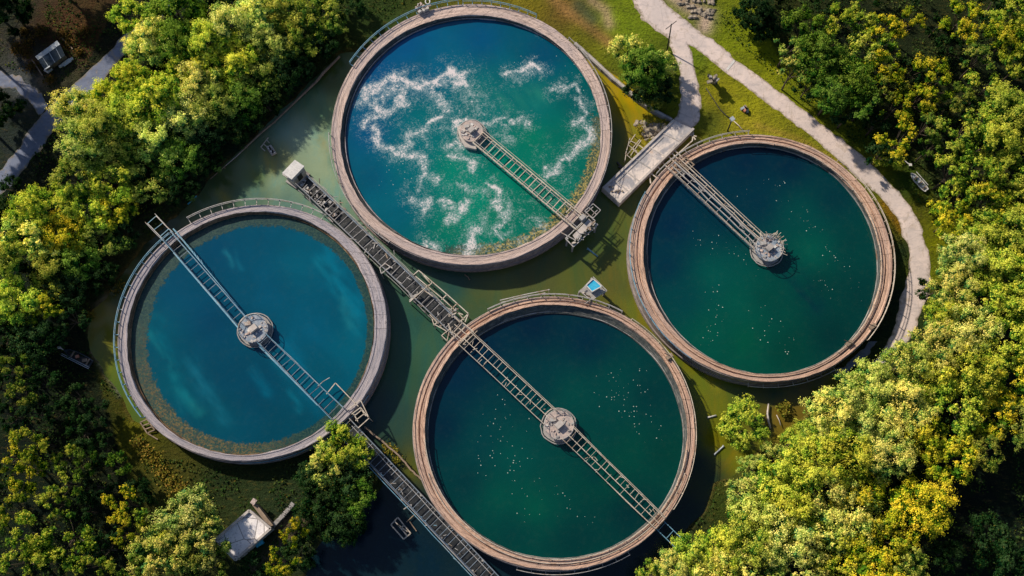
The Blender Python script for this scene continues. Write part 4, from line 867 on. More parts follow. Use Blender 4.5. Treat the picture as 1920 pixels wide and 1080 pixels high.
MB().prism([p.lerp(sum(rq, Vector())/4, -.01) for p in rq], bz-.34, bz-.1).build('roof', M['roofc'], tb)
for i in range(4):
    a, b = rq[i], rq[(i+1) % 4]; MB().beam(a+Vector((0, 0, .12)), b+Vector((0, 0, .12)), .42, .5).build('parapet', M['concrete'], tb)
s0, s1, s2, s3 = [P(a, b, 2.6) for a, b in ((472, 946), (480, 944), (512, 985), (504, 988))]
MB().prism([s0, s1, s2, s3], 0, 2.6).build('side_annex', M['wood'], tb)
MB().beam(P(473, 945, 2.9), P(479, 936, 2.9), .8, .5).build('corner_stub', M['rim1'], tb)
wall_line('garden_wall', 'low stone wall running northeast from the concrete blockhouse', 'wall', [(508, 989), (525, 972), (538, 958), (549, 944)], 0, 1.4, .7, M['grey_concrete'], .08)
tag(MB().box(P(487, 1019, 1.0), 1.4, .7, .8, .6).build('metal_crate', M['cyan'], None), 'small blue metal crate on the ground beside the blockhouse', 'crate')
# parked lorry / caravan at left edge
tc = thing('lean_to_shed', 'low shed with a pale strip roof and dark glassy slope beside the left track', 'shed', (*P(98, 105, 0)[:2], 0))
def quad_prism(pts, z, th_=.2): return MB().prism([P(a, b, z) for a, b in pts], z-th_, z)
MB().prism([P(a, b, 1.8) for a, b in ((72, 112), (107, 84), (122, 104), (84, 130))], .3, 2.4).build('walls', M['wood'], tc)
a, b, c_, d_2 = P(66, 106, 3.1), P(107, 76, 3.1), P(112, 83, 3.2), P(71, 112, 3.2)
MB().prism([a, b, c_, d_2], 2.9, 3.12).build('ridge_roof', M['pale_roof'], tc)
m_ = MB(); q1, q2, q3, q4 = P(71, 112, 3.1), P(112, 83, 3.1), P(122, 104, 2.5), P(84, 131, 2.5); m_.q([q1, q2, q3, q4]); dn = Vector((0, 0, -.12)); m_.q([q1+dn, q4+dn, q3+dn, q2+dn]); m_.q([q4, q3, q3+dn, q4+dn]); m_.q([q1, q4, q4+dn, q1+dn]); m_.q([q2, q2+dn, q3+dn, q3])
m_.build('sloping_roof', M['dark_roof'], tc)
for f in (.2, .5, .8): MB().beam(q1.lerp(q2, f)+Vector((0, 0, .04)), q4.lerp(q3, f)+Vector((0, 0, .04)), .1, .06).build('roof_batten', M['pale_roof'], tc)
MB().beam(q4+Vector((0, 0, .1)), q3.lerp(q4, .75), .25, .15).build('gutter', M['pale_roof'], tc)
MB().beam(P(84, 131, 1.0), P(92, 136, 1.0), .5, .3).build('step', M['white'], tc)
MB().beam(P(92, 134, 1.2), P(98, 129, 1.2), .4, .2).build('step', M['white'], tc)
tag(MB().beam(P(111, 126, .9), P(137, 109, .9), .5, .3).beam(P(118, 122, 1.0), P(132, 112, 1.0), .9, .12).build('timber_stack', M['white'], None), 'stack of pale planks lying beside the lean to shed', 'planks')
tag(MB().beam(P(115, 70, 1.0), P(136, 92, 1.0), .25, .25).build('loose_plank', M['wood'], None), 'long brown plank leaning in scrub behind the lean to shed', 'plank')
tag(MB().beam(P(60, 112, .9), P(80, 142, .9), .22, .2).build('loose_plank', M['wood'], None), 'thin brown plank in front of the lean to shed', 'plank')
# boats
def boat(name, label, px0, py0, px1, py1, w, z, mat_, deck, seats, seed):
    A, B = P(px0, py0, z), P(px1, py1, z); d = B-A; L = d.length; d.normalize(); n = Vector((-d.y, d.x, 0)); t = thing(name, label, 'boat', (*((A+B)/2)[:2], z-.5))
    prof = [(-.5, .75), (-.3, 1), (.1, 1), (.35, .75), (.5, .12)]; mb = MB(); C_ = (A+B)/2; top = []; bot = []
    for f, k in prof: top.append((C_+d*L*f, w/2*k)); 
    outer = [c+n*h for c, h in top]+[c-n*h for c, h in top[::-1]]; inn = [c+n*max(h-.13, .02)-d*(.1 if i == 4 else 0) for i, (c, h) in enumerate(top)]+[c-n*max(h-.13, .02)-d*(.1 if i == 0 else 0) for i, (c, h) in enumerate(top[::-1])]
    low = [C_+(p-C_)*.75-Vector((0, 0, .55)) for p in outer]; fl = [C_+(p-C_)*.95-Vector((0, 0, .35)) for p in inn]; k = len(outer)
    for i in range(k):
        j = (i+1) % k; mb.q([outer[i], outer[j], inn[j], inn[i]]); mb.q([low[i], low[j], outer[j], outer[i]]); mb.q([inn[i], inn[j], fl[j], fl[i]])
    mb.q(low[::-1]); mb.build('hull', mat_, t, fix=True); m2 = MB(); m2.q(fl); m2.build('floor', deck, t)
    for i in range(seats): 
        p = C_+d*L*(-.35+.55*i/max(1, seats-1)); MB().beam(p-n*w*.42-Vector((0, 0, .1)), p+n*w*.42-Vector((0, 0, .1)), .3, .08).build('seat', M['wood'], t)
    return t, C_, d, n, L
bt, Cb, db, nb, Lb = boat('rowing_boat', 'narrow white rowing boat lying on the grass by the right forest edge', 1738, 357, 1708, 324, 1.35, 1.3, M['white'], M['pale_roof'], 3, 1)
MB().tube([Cb-nb*1.0-db*1.6-Vector((0, 0, .1)), Cb-nb*1.05+db*1.8-Vector((0, 0, .1))], .07).build('oar', M['white'], bt)
tag(MB().tube([P(1696, 301, 1.2), P(1706, 309, 1.2)], .09).box(P(1707, 309, 1.2), .5, .5, .3).build('mooring_pole', M['white'], None), 'thin white pole with a knob lying above the rowing boat bow', 'pole')
bt2, Cb2, db2, nb2, Lb2 = boat('work_punt', 'dark flat punt with white rails and clutter among the trees at left', 172, 682, 120, 656, 1.6, .9, M['dark_roof'], M['dark_steel'], 2, 2)
for s_ in (-1, -1.35): MB().beam(Cb2+nb2*s_*(-.78)-db2*Lb2*.5, Cb2+nb2*s_*(-.78)+db2*Lb2*.5, .1, .14).build('side_rail', M['pale_roof'], bt2)
MB().box(Cb2+db2*.1, .6, .5, .4, .4).build('orange_bag', M['red'], bt2); MB().box(Cb2-db2*1.5, .9, .6, .3, .2).build('crate', M['wood'], bt2)
tag(MB().tube([P(111, 651, .9), P(119, 656, .9)], .1).box(P(111, 652, .9), .6, .4, .3).build('mooring_pole', M['white'], None), 'short white post beyond the bow of the dark punt', 'pole')
# floating frames on the dark water
frame('floating_grid', 'rectangular white timber frame floating on the dark southern pond', 'frame', (757, 988), [(733, 984, 746, 970), (746, 970, 770, 1000), (770, 1000, 757, 1011), (757, 1011, 733, 984), (746, 984, 764, 997), (740, 977, 763, 1004), (752, 990, 758, 984)], .5, M['pale_steel'], .2, False)
frame('floating_grid', 'small bent grey frame attached below the catwalk over the dark pond', 'frame', (768, 945), [(752, 936, 757, 930), (757, 930, 765, 934), (752, 936, 775, 956), (775, 956, 781, 962), (757, 955, 765, 949)], .8, M['steel'], .18, False)
frame('floating_grid', 'two thin floating rods just west of the catwalk', 'frame', (775, 970), [(762, 979, 782, 960), (768, 978, 781, 996)], .4, M['wood'], .15, False)
frame('side_bracket', 'small H shaped bracket west of the catwalk near the golden tree', 'bracket', (712, 887), [(704, 884, 716, 880), (706, 884, 712, 894), (710, 882, 718, 888)], 2.2, M['steel'], .14)
# floating sticks & driftwood
def stick(name, label, pts, r, mat_, z=.15, cat='pole'):
    return tag(MB().tube([P(a, b, z) for a, b in pts], r, 7).build(name, mat_, None, True), label, cat)
stick('floating_pipe', 'pale blue pipe floating between the foamy tank and the kiosk', [(1101, 466), (1103, 467), (1121, 481)], [.28, .16, .14], M['blue_steel'], cat='pipe')
stick('floating_pipe', 'short white and rusty pipe lying in the olive water east of the bottom tank', [(1326, 783), (1343, 779)], .16, M['white'], cat='pipe')
stick('floating_pipe', 'white pipe with blunt ends floating beside the isolated shrub', [(1339, 853), (1341, 851), (1355, 838), (1357, 836)], [.22, .15, .15, .25], M['pale_roof'], cat='pipe')
stick('floating_pipe', 'thin bright blue pipe on the bank north of the left tank', [(352, 383), (369, 367)], .12, M['cyan'], z=.7, cat='pipe')
stick('driftwood_log', 'bleached driftwood log standing in the shallows east of the shrub', [(1441, 757), (1439, 775), (1441, 790), (1445, 803)], [.12, .2, .22, .16], M['concrete'], .5, 'log')
stick('driftwood_log', 'thin forked dead branch beside the bleached log', [(1456, 778), (1461, 788), (1464, 798)], .08, M['concrete'], .5, 'branch')
stick('driftwood_log', 'dark dead branch floating below the foamy tank', [(871, 515), (877, 519), (881, 525)], [.1, .09, .12], M['wood'], cat='branch')
# white ring and valve block on the foamy tank rim
tv = thing('valve_block', 'clutter of pale valve gear on the northern rim of the foamy tank', 'valve gear', (*P(790, 18, 0)[:2], 0))
for i, (a, b) in enumerate(((783, 16), (788, 22), (785, 12), (795, 14), (793, 20), (800, 17), (788, 10))): MB().box(P(a, b, ZT+.5), .9, .5, .8, i*.7).build('valve_body', M[('rim1', 'steel', 'concrete')[i % 3]], tv)
MB().beam(P(792, 14, ZT+.6), P(808, 11, ZT+.6), .3).build('valve_arm', M['rim1'], tv)
tag(MB().tube([P(802, 3, ZT+.4)+Vector((.45*math.cos(6.2832*i/16), .55*math.sin(6.2832*i/16), 0)) for i in range(16)], .12, 6, True).build('life_ring', M['white'], None, True), 'white ring buoy shape beside the valve gear on the foamy tank', 'life ring')
# chute at lower-left of left tank
frame('bank_steps', 'small broken wooden steps against the outer wall of the left tank', 'steps', (275, 803), [(263, 792, 276, 786), (276, 786, 290, 806), (290, 806, 276, 812), (276, 812, 263, 792), (268, 798, 282, 793), (272, 805, 286, 800), (276, 812, 296, 824)], .9, M['wood'], .2)
# utility pole, lamp posts on the grass
def post(name, label, base, top, H, r, mat_, cat, arm=None, head=None):
    A = P(*base, .6); B = P(*top, H); t = thing(name, label, cat, (A.x, A.y, .6)); MB().tube([A-Vector((0, 0, .3)), B], [r, r*.7], 8).build('shaft', mat_, t, True)
    if arm:
        for da, db_ in arm: MB().beam(B+Vector((da, db_, -.4)), B+Vector((-da, -db_, -.4)), .12).build('crossarm', mat_, t)
    return t, A, B
post('utility_pole', 'dark utility pole with a crossarm at the road fork', (1251, 96), (1259, 45), 7.5, .16, M['dark_steel'], 'pole', arm=((1.1, .9),))
tl, Al, Bl = post('lamp_post', 'leaning dark post with a white lamp head above the right hand tank', (1364, 246), (1373, 223), 5.0, .16, M['dark_steel'], 'lamp')
MB().box(Bl, .8, .8, .35, .6).build('lamp_head', M['pale_roof'], tl)
tm, Am, Bm = post('ruined_stump', 'jagged pale stone stump casting a long shadow on the grass', (1337, 153), (1340, 146), 4.0, .5, M['rubble'], 'stump')
for i in range(12): MB().box(P(1336+random.uniform(-7, 10), 148+random.uniform(-8, 8), 3.4+random.uniform(-1, .6)), random.uniform(.5, 1.1), random.uniform(.2, .6), .5, random.random()*3).build('broken_block', M[random.choice(('rubble', 'grey_concrete', 'dark_steel'))], tm)
ta = thing('tarp_bundle', 'small red and blue bundle of sheeting lying on the grass', 'bundle', (*P(1397, 206, .6)[:2], .6))
for i, (a, b, m_) in enumerate(((1393, 203, 'pale_roof'), (1397, 206, 'red'), (1401, 208, 'dark_roof'), (1398, 202, 'wood'))): MB().box(P(a, b, .95), 1.0, .45, .5, .5+i*.5).build('sheet', M[m_], ta)
stick('drain_hose', 'pale hose running from the lamp post down to the tank rim', [(1375, 226), (1385, 235), (1394, 246)], .09, M['pale_steel'], 1.0, 'hose')
stick('drain_hose', 'dark hose snaking over the grass from the stump to the lamp post', [(1324, 165), (1335, 182), (1350, 205), (1362, 217), (1370, 222)], .09, M['dark_steel'], .8, 'hose')
# worn patches on tank rims: bearing boxes
for (a, b, lab) in ((1592, 643, 'rusty bracket box on the southeast rim of the right hand tank'), (1255, 668, 'small rusty clamp block on the northeast rim of the bottom tank'), (1636, 612, 'low brown block joining two rim bands of the right hand tank')):
    t = thing('rim_fitting', lab, 'fitting', (*P(a, b, ZT)[:2], ZT)); c0 = P(a, b, ZT+.3); MB().box(c0, 1.3, .7, .4, .6).build('housing', M['wood'], t); MB().beam(c0+Vector((-.9, .5, .2)), c0+Vector((.9, -.3, .2)), .12).build('lever', M['dark_steel'], t)

# rubble heap near the top of the road
tr_ = thing('rubble_heap', 'heap of pale broken stone beside the top of the pale track', 'rubble', (*P(1300, 10, .6)[:2], .6))
for i in range(26):
    a, b = random.uniform(1262, 1340), random.uniform(-8, 34)
    if (a-1262)*.62-10 < b-8+0 and b > (a-1255)*.7+4: continue
    rock('stone', None, a, b, (random.uniform(.3, .8), random.uniform(.3, .7), random.uniform(.2, .4)), .7, M['rubble'], i, tr_)

# ------------------------------------------------------------------ vegetation
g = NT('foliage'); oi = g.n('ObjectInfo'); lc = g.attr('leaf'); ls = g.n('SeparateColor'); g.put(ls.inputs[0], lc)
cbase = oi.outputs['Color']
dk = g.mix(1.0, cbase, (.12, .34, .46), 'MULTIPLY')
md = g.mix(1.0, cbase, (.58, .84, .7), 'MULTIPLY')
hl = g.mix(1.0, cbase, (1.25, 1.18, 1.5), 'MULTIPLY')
c = g.mix(g.ramp(ls.outputs[0], .05, .48), dk, md); c = g.mix(g.ramp(ls.outputs[0], .5, .78), c, cbase); c = g.mix(g.ramp(ls.outputs[0], .78, 1), c, hl)  # shaded and sunlit tones painted into the leaf colour
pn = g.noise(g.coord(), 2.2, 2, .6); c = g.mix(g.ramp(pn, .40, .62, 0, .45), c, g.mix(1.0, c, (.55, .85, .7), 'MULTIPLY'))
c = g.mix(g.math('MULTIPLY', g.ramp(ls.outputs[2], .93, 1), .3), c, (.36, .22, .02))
df = g.n('BsdfDiffuse'); g.put(df.inputs[0], c); tr = g.n('BsdfTranslucent'); g.put(tr.inputs[0], g.mix(1.0, c, (1.1, 1.2, .5), 'MULTIPLY'))
ms = g.n('MixShader'); ms.inputs[0].default_value = .20; g.t.links.new(df.outputs[0], ms.inputs[1]); g.t.links.new(tr.outputs[0], ms.inputs[2])
M['leaf'] = g.end(ms.outputs[0])

def leaf_mesh(name, pos, nrm, size, val, seed):
    r = np.random.default_rng(seed); n = len(pos)
    nrm = nrm/np.linalg.norm(nrm, axis=1, keepdims=True); t = r.normal(size=(n, 3)); t -= nrm*(t*nrm).sum(1, keepdims=True); t /= np.linalg.norm(t, axis=1, keepdims=True); b = np.cross(nrm, t)
    s1 = size[:, None]; s2 = s1*r.uniform(.55, .9, (n, 1)); bend = nrm*s1*.25
    V = np.stack([pos-t*s1*.5-bend*.5, pos+b*s2*.5, pos+t*s1*.5-bend, pos-b*s2*.5], 1).reshape(-1, 3)
    me = bpy.data.meshes.new(name); me.vertices.add(4*n); me.vertices.foreach_set('co', V.astype('f').ravel())
    me.loops.add(4*n); me.loops.foreach_set('vertex_index', np.arange(4*n, dtype='i')); me.polygons.add(n)
    me.polygons.foreach_set('loop_start', (np.arange(n)*4).astype('i')); me.polygons.foreach_set('loop_total', np.full(n, 4, 'i')); me.update(calc_edges=True)
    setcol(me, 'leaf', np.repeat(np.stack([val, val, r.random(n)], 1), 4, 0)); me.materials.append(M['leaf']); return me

def crown(seed, style):
    r = np.random.default_rng(seed)
    # unit crown radius 1 (horizontal), centred at origin, height about 1.5
    nl = {'broad': 24, 'loose': 18, 'feather': 26, 'shrub': 11, 'sparse': 10}[style]; L = []
    for i in range(400):
        if len(L) >= nl: break
        a = r.uniform(0, 2*np.pi); d = np.sqrt(r.random())*.78; z = (1-d*d)*r.uniform(.15, .95)*(1.0 if style != 'feather' else 1.15)-.12
        rad = r.uniform(.14, .36)*{'broad': 1, 'loose': .88, 'feather': .78, 'shrub': 1.25, 'sparse': .72}[style]
        c = np.array([d*np.cos(a), d*np.sin(a), z])
        if all(np.linalg.norm(c-q[0]) > (rad+q[1])*(.62 if style != 'sparse' else .85) for q in L): L.append((c, rad, r.random()))
    N = {'broad': 9500, 'loose': 8000, 'feather': 11000, 'shrub': 3600, 'sparse': 3400}[style]
    w = np.array([q[1]**2 for q in L]); w /= w.sum(); idx = r.choice(len(L), N, p=w)
    C = np.array([q[0] for q in L]); Rr = np.array([q[1] for q in L]); LV = np.array([q[2] for q in L]); nL = len(L)
    # every bough carries tufts of its own, pushed out unevenly; leaves scatter softly round each tuft
    K = 16; kd = r.normal(size=(nL, K, 3)); kd[..., 2] = np.abs(kd[..., 2])*.9-.15; kd /= np.linalg.norm(kd, axis=2, keepdims=True)
    outw = C*np.array([1, 1, .3]); outw = outw/(np.linalg.norm(outw, axis=1, keepdims=True)+.2)
    ext = r.uniform(.45, 1.28, (nL, K)); sr = r.uniform(.20, .42, (nL, K)); tv = r.normal(size=(nL, K))*.16
    an = r.uniform(.75, 1.3, (nL, 3)); an[:, 2] *= .85
    sub = C[:, None, :]+(kd*an[:, None, :]+outw[:, None, :]*.25)*ext[..., None]*Rr[:, None, None]
    ki = r.integers(0, K, N); d = r.normal(size=(N, 3)); g_ = d*np.array([.55, .55, .42])
    pos = sub[idx, ki]+g_*(sr[idx, ki]*Rr[idx]*(1.0 if style != 'feather' else 1.25))[:, None]
    rel = pos-C[idx]; rn = np.linalg.norm(rel, axis=1); d2 = rel/(rn[:, None]+1e-6)
    stray = r.random(N) < .10; pos[stray] += r.normal(size=(stray.sum(), 3))*.06
    nrm = d2*.6+g_*.55+np.array([-.05, .05, .35])+r.normal(size=(N, 3))*.38
    hz = .62 if style == 'sparse' else .5
    val = np.clip((.36 if style != 'sparse' else .25)+hz*(pos[:, 2]-.1)/.8+.35*(LV[idx]-.5)+.45*(rn/Rr[idx]-.75)+.16*g_[:, 2]+tv[idx, ki]+r.normal(size=N)*.08, 0, 1)  # high, outer leaves painted lighter as sunlit, low ones darker as shaded
    size = r.uniform(.026, .066, N)*(1.0 if style != 'feather' else .85)*(1.35 if style == 'shrub' else 1)
    # filling leaves inside, coloured dark as shade in the crown
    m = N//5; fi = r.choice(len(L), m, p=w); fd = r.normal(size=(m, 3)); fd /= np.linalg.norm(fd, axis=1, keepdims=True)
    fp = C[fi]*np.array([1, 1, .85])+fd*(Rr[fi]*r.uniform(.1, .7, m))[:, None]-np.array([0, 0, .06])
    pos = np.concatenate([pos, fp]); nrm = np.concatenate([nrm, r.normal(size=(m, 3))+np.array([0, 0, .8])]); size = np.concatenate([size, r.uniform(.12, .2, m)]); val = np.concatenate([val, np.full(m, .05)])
    return leaf_mesh('crown_'+style, pos, nrm, size, val, seed+1), L
CROWNS = {s_: [crown(100*i+j, s_) for j in range(n_)] for i, (s_, n_) in enumerate((('broad', 5), ('loose', 4), ('feather', 4), ('shrub', 3), ('sparse', 5)))}
def trunk_mesh(L, seed):
    rr = random.Random(seed); mb = MB(); mb.tube([(0, 0, -1.55), (.01, .02, -.9), (0, 0, -.35), (.02, -.01, .1)], [.062, .048, .038, .02], 7)
    for c, r, _ in L[:9]:
        s_ = Vector((0, 0, rr.uniform(-.75, -.35))); e = Vector(c); mb.tube([s_, s_.lerp(e, .5)+Vector((0, 0, -.05)), e], [.026, .016, .007], 5)
    return mb.mesh('trunk', M['bark'], True)
TRUNKS = {s_: [trunk_mesh(L, i) for i, (me, L) in enumerate(v_)] for s_, v_ in CROWNS.items()}

PAL = {'y': ((.60, .59, .06), 'yellow green'), 'p': ((.80, .72, .16), 'pale yellow'), 'g': ((.20, .30, .035), 'mid green'), 'd': ((.04, .085, .025), 'dark green'),
       'o': ((.40, .40, .06), 'olive green'), 'G': ((.72, .58, .035), 'golden'), 's': ((.62, .62, .12), 'light green')}
TREES = []
def add(lst, zone):
    for tpl in lst: TREES.append((*tpl, zone))
# (px, py of crown middle, crown diameter px, colour, style)
add([(248, 30, 80, 'y', 'loose'), (286, 72, 100, 'p', 'feather'), (330, 22, 100, 'g', 'broad'), (262, 84, 60, 'p', 'feather'), (392, 16, 80, 'd', 'broad'), (330, 80, 80, 'g', 'broad'),
     (385, 74, 90, 'y', 'feather'), (430, 52, 100, 'p', 'feather'), (478, 26, 90, 'p', 'feather'), (525, 22, 100, 'o', 'broad'), (560, 62, 95, 'o', 'loose'), (610, 30, 80, 'o', 'loose'), (600, 80, 70, 'd', 'loose'),
     (500, 84, 90, 's', 'feather'), (440, 112, 100, 'y', 'feather'), (352, 120, 70, 'y', 'loose'), (530, 126, 90, 'd', 'loose'), (480, 150, 90, 'o', 'broad'), (650, 10, 70, 'd', 'loose'),
     (242, 146, 74, 'y', 'broad'), (290, 178, 90, 'y', 'broad'), (365, 152, 95, 'p', 'feather'), (400, 196, 90, 'o', 'feather'), (450, 186, 90, 'g', 'broad'), (345, 215, 95, 'p', 'feather'), (195, 175, 60, 'y', 'broad'),
     (145, 208, 90, 'p', 'feather'), (190, 236, 95, 'o', 'feather'), (240, 214, 90, 'y', 'feather'), (160, 270, 90, 's', 'feather'), (225, 290, 95, 'o', 'feather'), (290, 262, 95, 's', 'feather'), (390, 250, 80, 'd', 'broad'),
     (440, 232, 80, 'd', 'loose'), (335, 300, 85, 'g', 'broad'), (205, 340, 90, 'y', 'loose'), (135, 330, 80, 'o', 'loose'), (275, 340, 85, 'o', 'loose'), (330, 350, 70, 'd', 'loose'), (500, 195, 70, 'd', 'loose'), (560, 130, 60, 'd', 'loose'), (385, 300, 60, 'd', 'loose'),
     (370, 90, 60, 'o', 'loose'), (300, 120, 50, 'd', 'loose')], 'NW')
add([(62, 392, 88, 'y', 'feather'), (118, 380, 70, 'y', 'loose'), (118, 440, 90, 'G', 'feather'), (48, 450, 95, 'p', 'loose'), (165, 400, 80, 'y', 'loose'), (95, 500, 85, 'o', 'feather'), (190, 450, 80, 'o', 'loose'), (140, 490, 90, 'g', 'broad'),
     (22, 560, 100, 'y', 'feather'), (75, 575, 60, 'G', 'loose'), (215, 395, 70, 'G', 'loose'), (10, 480, 70, 'o', 'loose'), (0, 620, 80, 'd', 'loose'), (230, 440, 60, 'd', 'loose'), (190, 520, 60, 'd', 'loose'), (120, 545, 70, 'd', 'broad'), (0, 400, 60, 'd', 'broad')], 'W')
add([(0, 200, 70, 'd', 'loose'), (22, 22, 80, 'd', 'loose'), (20, 345, 40, 'd', 'loose')], 'WN')
add([(20, 692, 70, 'o', 'loose'), (30, 745, 60, 'o', 'loose'), (70, 640, 80, 'd', 'broad'), (135, 600, 70, 'd', 'loose'), (18, 850, 80, 'G', 'loose'), (60, 826, 80, 'y', 'loose'), (38, 880, 90, 'G', 'loose'), (120, 860, 50, 'y', 'loose'), (118, 905, 70, 'y', 'loose'),
     (100, 945, 60, 'y', 'loose'), (25, 960, 70, 'y', 'loose'), (60, 1000, 80, 'y', 'loose'), (125, 1008, 110, 'y', 'loose'), (155, 870, 50, 'g', 'loose'), (215, 875, 55, 'g', 'loose'), (232, 945, 75, 'G', 'loose'), (236, 1000, 60, 'G', 'loose'), (295, 990, 95, 'y', 'loose'),
     (350, 970, 100, 'p', 'loose'), (300, 1045, 95, 'p', 'loose'), (378, 1012, 86, 'p', 'loose'), (388, 1064, 80, 'o', 'loose'), (40, 1055, 90, 'y', 'loose'), (180, 1060, 80, 'y', 'loose'), (255, 1070, 60, 'g', 'loose'), (548, 1000, 50, 'G', 'loose'), (530, 1052, 60, 'G', 'loose'),
     (470, 1070, 60, 'd', 'loose'), (180, 780, 60, 'd', 'loose'), (110, 770, 70, 'd', 'loose'), (200, 1030, 70, 'd', 'loose'), (160, 960, 70, 'd', 'loose'), (20, 780, 60, 'd', 'loose'), (80, 720, 60, 'd', 'loose'), (265, 920, 50, 'd', 'shrub')], 'SW')
add([(636, 838, 80, 'y', 'loose'), (610, 868, 66, 'p', 'loose'), (672, 848, 50, 'y', 'loose'), (640, 905, 90, 'd', 'broad'), (600, 930, 90, 'd', 'broad'), (672, 935, 60, 'g', 'loose'), (640, 975, 80, 'd', 'broad'), (575, 980, 70, 'd', 'loose'), (590, 885, 60, 'd', 'loose'), (560, 1040, 60, 'd', 'loose')], 'MID')
add([(1178, 92, 66, 'p', 'shrub'), (1212, 122, 80, 'g', 'broad'), (1243, 120, 56, 'p', 'shrub'), (1205, 158, 74, 'd', 'shrub'), (1240, 165, 60, 'd', 'shrub'), (1222, 190, 36, 'o', 'shrub')], 'BUSH')
add([(1415, 22, 80, 'd', 'broad'), (1470, 30, 60, 'd', 'loose'), (1512, 56, 90, 'g', 'loose'), (1480, 85, 70, 's', 'loose'), (1532, 100, 90, 'g', 'broad'), (1488, 130, 56, 'p', 'loose'), (1570, 34, 70, 'y', 'loose'), (1625, 22, 80, 'y', 'loose'), (1655, 48, 70, 'G', 'loose'), (1703, 40, 70, 'G', 'loose'),
     (1640, 88, 90, 'y', 'loose'), (1605, 106, 80, 'p', 'loose'), (1672, 120, 80, 'G', 'loose'), (1600, 150, 90, 'g', 'broad'), (1560, 178, 70, 'g', 'broad'), (1660, 160, 80, 'o', 'loose'), (1622, 196, 80, 'g', 'loose'), (1680, 200, 70, 'G', 'loose'), (1750, 150, 90, 'G', 'loose'), (1722, 185, 70, 'G', 'loose'),
     (1808, 30, 80, 'G', 'loose'), (1812, 60, 56, 'G', 'loose'), (1905, 20, 80, 'y', 'loose'), (1890, 70, 84, 'G', 'loose'), (1912, 120, 60, 'y', 'loose'), (1835, 110, 60, 'o', 'loose'), (1850, 165, 90, 'y', 'loose'), (1885, 205, 90, 'y', 'feather'), (1800, 180, 60, 'o', 'loose'),
     (1740, 235, 60, 'o', 'loose'), (1806, 250, 90, 'y', 'loose'), (1860, 262, 100, 'y', 'feather'), (1912, 250, 80, 'y', 'feather'), (1690, 262, 80, 'G', 'loose'), (1640, 235, 60, 'd', 'loose'), (1650, 290, 60, 'd', 'loose'), (1665, 300, 44, 'y', 'shrub'), (1745, 276, 50, 'g', 'loose'), (1788, 322, 70, 'y', 'loose'),
     (1832, 330, 96, 'y', 'loose'), (1890, 325, 90, 'y', 'loose'), (1800, 380, 84, 'y', 'loose'), (1850, 385, 90, 'G', 'loose'), (1908, 380, 80, 'y', 'loose'), (1545, 20, 50, 'd', 'loose'), (1440, 60, 50, 'd', 'shrub')], 'NE')
add([(1782, 412, 70, 'G', 'loose'), (1832, 436, 90, 'y', 'feather'), (1892, 440, 100, 'y', 'feather'), (1806, 478, 84, 'p', 'feather'), (1862, 496, 96, 'y', 'feather'), (1912, 510, 90, 'y', 'loose'), (1790, 540, 84, 'p', 'feather'), (1842, 560, 100, 'y', 'loose'), (1900, 575, 90, 'y', 'feather'),
     (1772, 590, 70, 'y', 'feather'), (1820, 622, 100, 'p', 'feather'), (1885, 640, 100, 'y', 'loose'), (1760, 650, 90, 'p', 'feather'), (1822, 692, 100, 'y', 'feather'), (1890, 710, 96, 'G', 'loose'), (1702, 680, 84, 's', 'feather'), (1752, 712, 100, 'y', 'feather'), (1800, 752, 96, 'y', 'loose'), (1866, 770, 90, 'G', 'loose'), (1912, 790, 70, 'o', 'loose'),
     (1640, 722, 90, 's', 'feather'), (1692, 762, 100, 'p', 'feather'), (1596, 742, 90, 's', 'feather'), (1556, 768, 84, 'p', 'feather'), (1620, 800, 100, 's', 'feather'), (1545, 812, 80, 's', 'feather'), (1580, 850, 100, 'y', 'feather'), (1660, 850, 96, 'p', 'feather'), (1730, 820, 90, 'G', 'loose'), (1500, 826, 70, 'y', 'feather'),
     (1515, 872, 100, 'y', 'feather'), (1452, 862, 60, 's', 'loose'), (1405, 872, 40, 's', 'loose'), (1462, 905, 96, 'y', 'feather'), (1402, 922, 66, 'p', 'loose'), (1420, 960, 90, 's', 'feather'), (1486, 950, 96, 'y', 'feather'), (1556, 915, 96, 'p', 'loose'), (1610, 912, 90, 'G', 'loose'), (1602, 970, 90, 'p', 'loose'), (1540, 990, 96, 'p', 'loose'),
     (1470, 1010, 96, 'p', 'feather'), (1402, 1008, 90, 'y', 'feather'), (1352, 1030, 84, 'y', 'feather'), (1300, 1036, 76, 'y', 'feather'), (1262, 1062, 56, 'p', 'feather'), (1340, 1075, 80, 'p', 'feather'), (1420, 1062, 96, 'p', 'loose'), (1500, 1058, 96, 'p', 'loose'), (1580, 1042, 90, 'y', 'loose'), (1650, 1010, 90, 'G', 'loose'), (1640, 1062, 90, 'G', 'loose'),
     (1726, 950, 110, 'G', 'feather'), (1790, 860, 84, 'G', 'loose'), (1850, 850, 60, 'o', 'loose'), (1700, 895, 50, 'd', 'loose'), (1395, 800, 76, 'y', 'loose'), (1402, 770, 44, 'y', 'shrub'), (1370, 800, 40, 'y', 'shrub'), (1860, 1010, 80, 'd', 'loose'), (1900, 1050, 80, 'd', 'loose'), (1700, 1060, 60, 'o', 'loose'), (1780, 1040, 50, 'd', 'loose'), (1220, 1080, 50, 'y', 'loose')], 'SE')
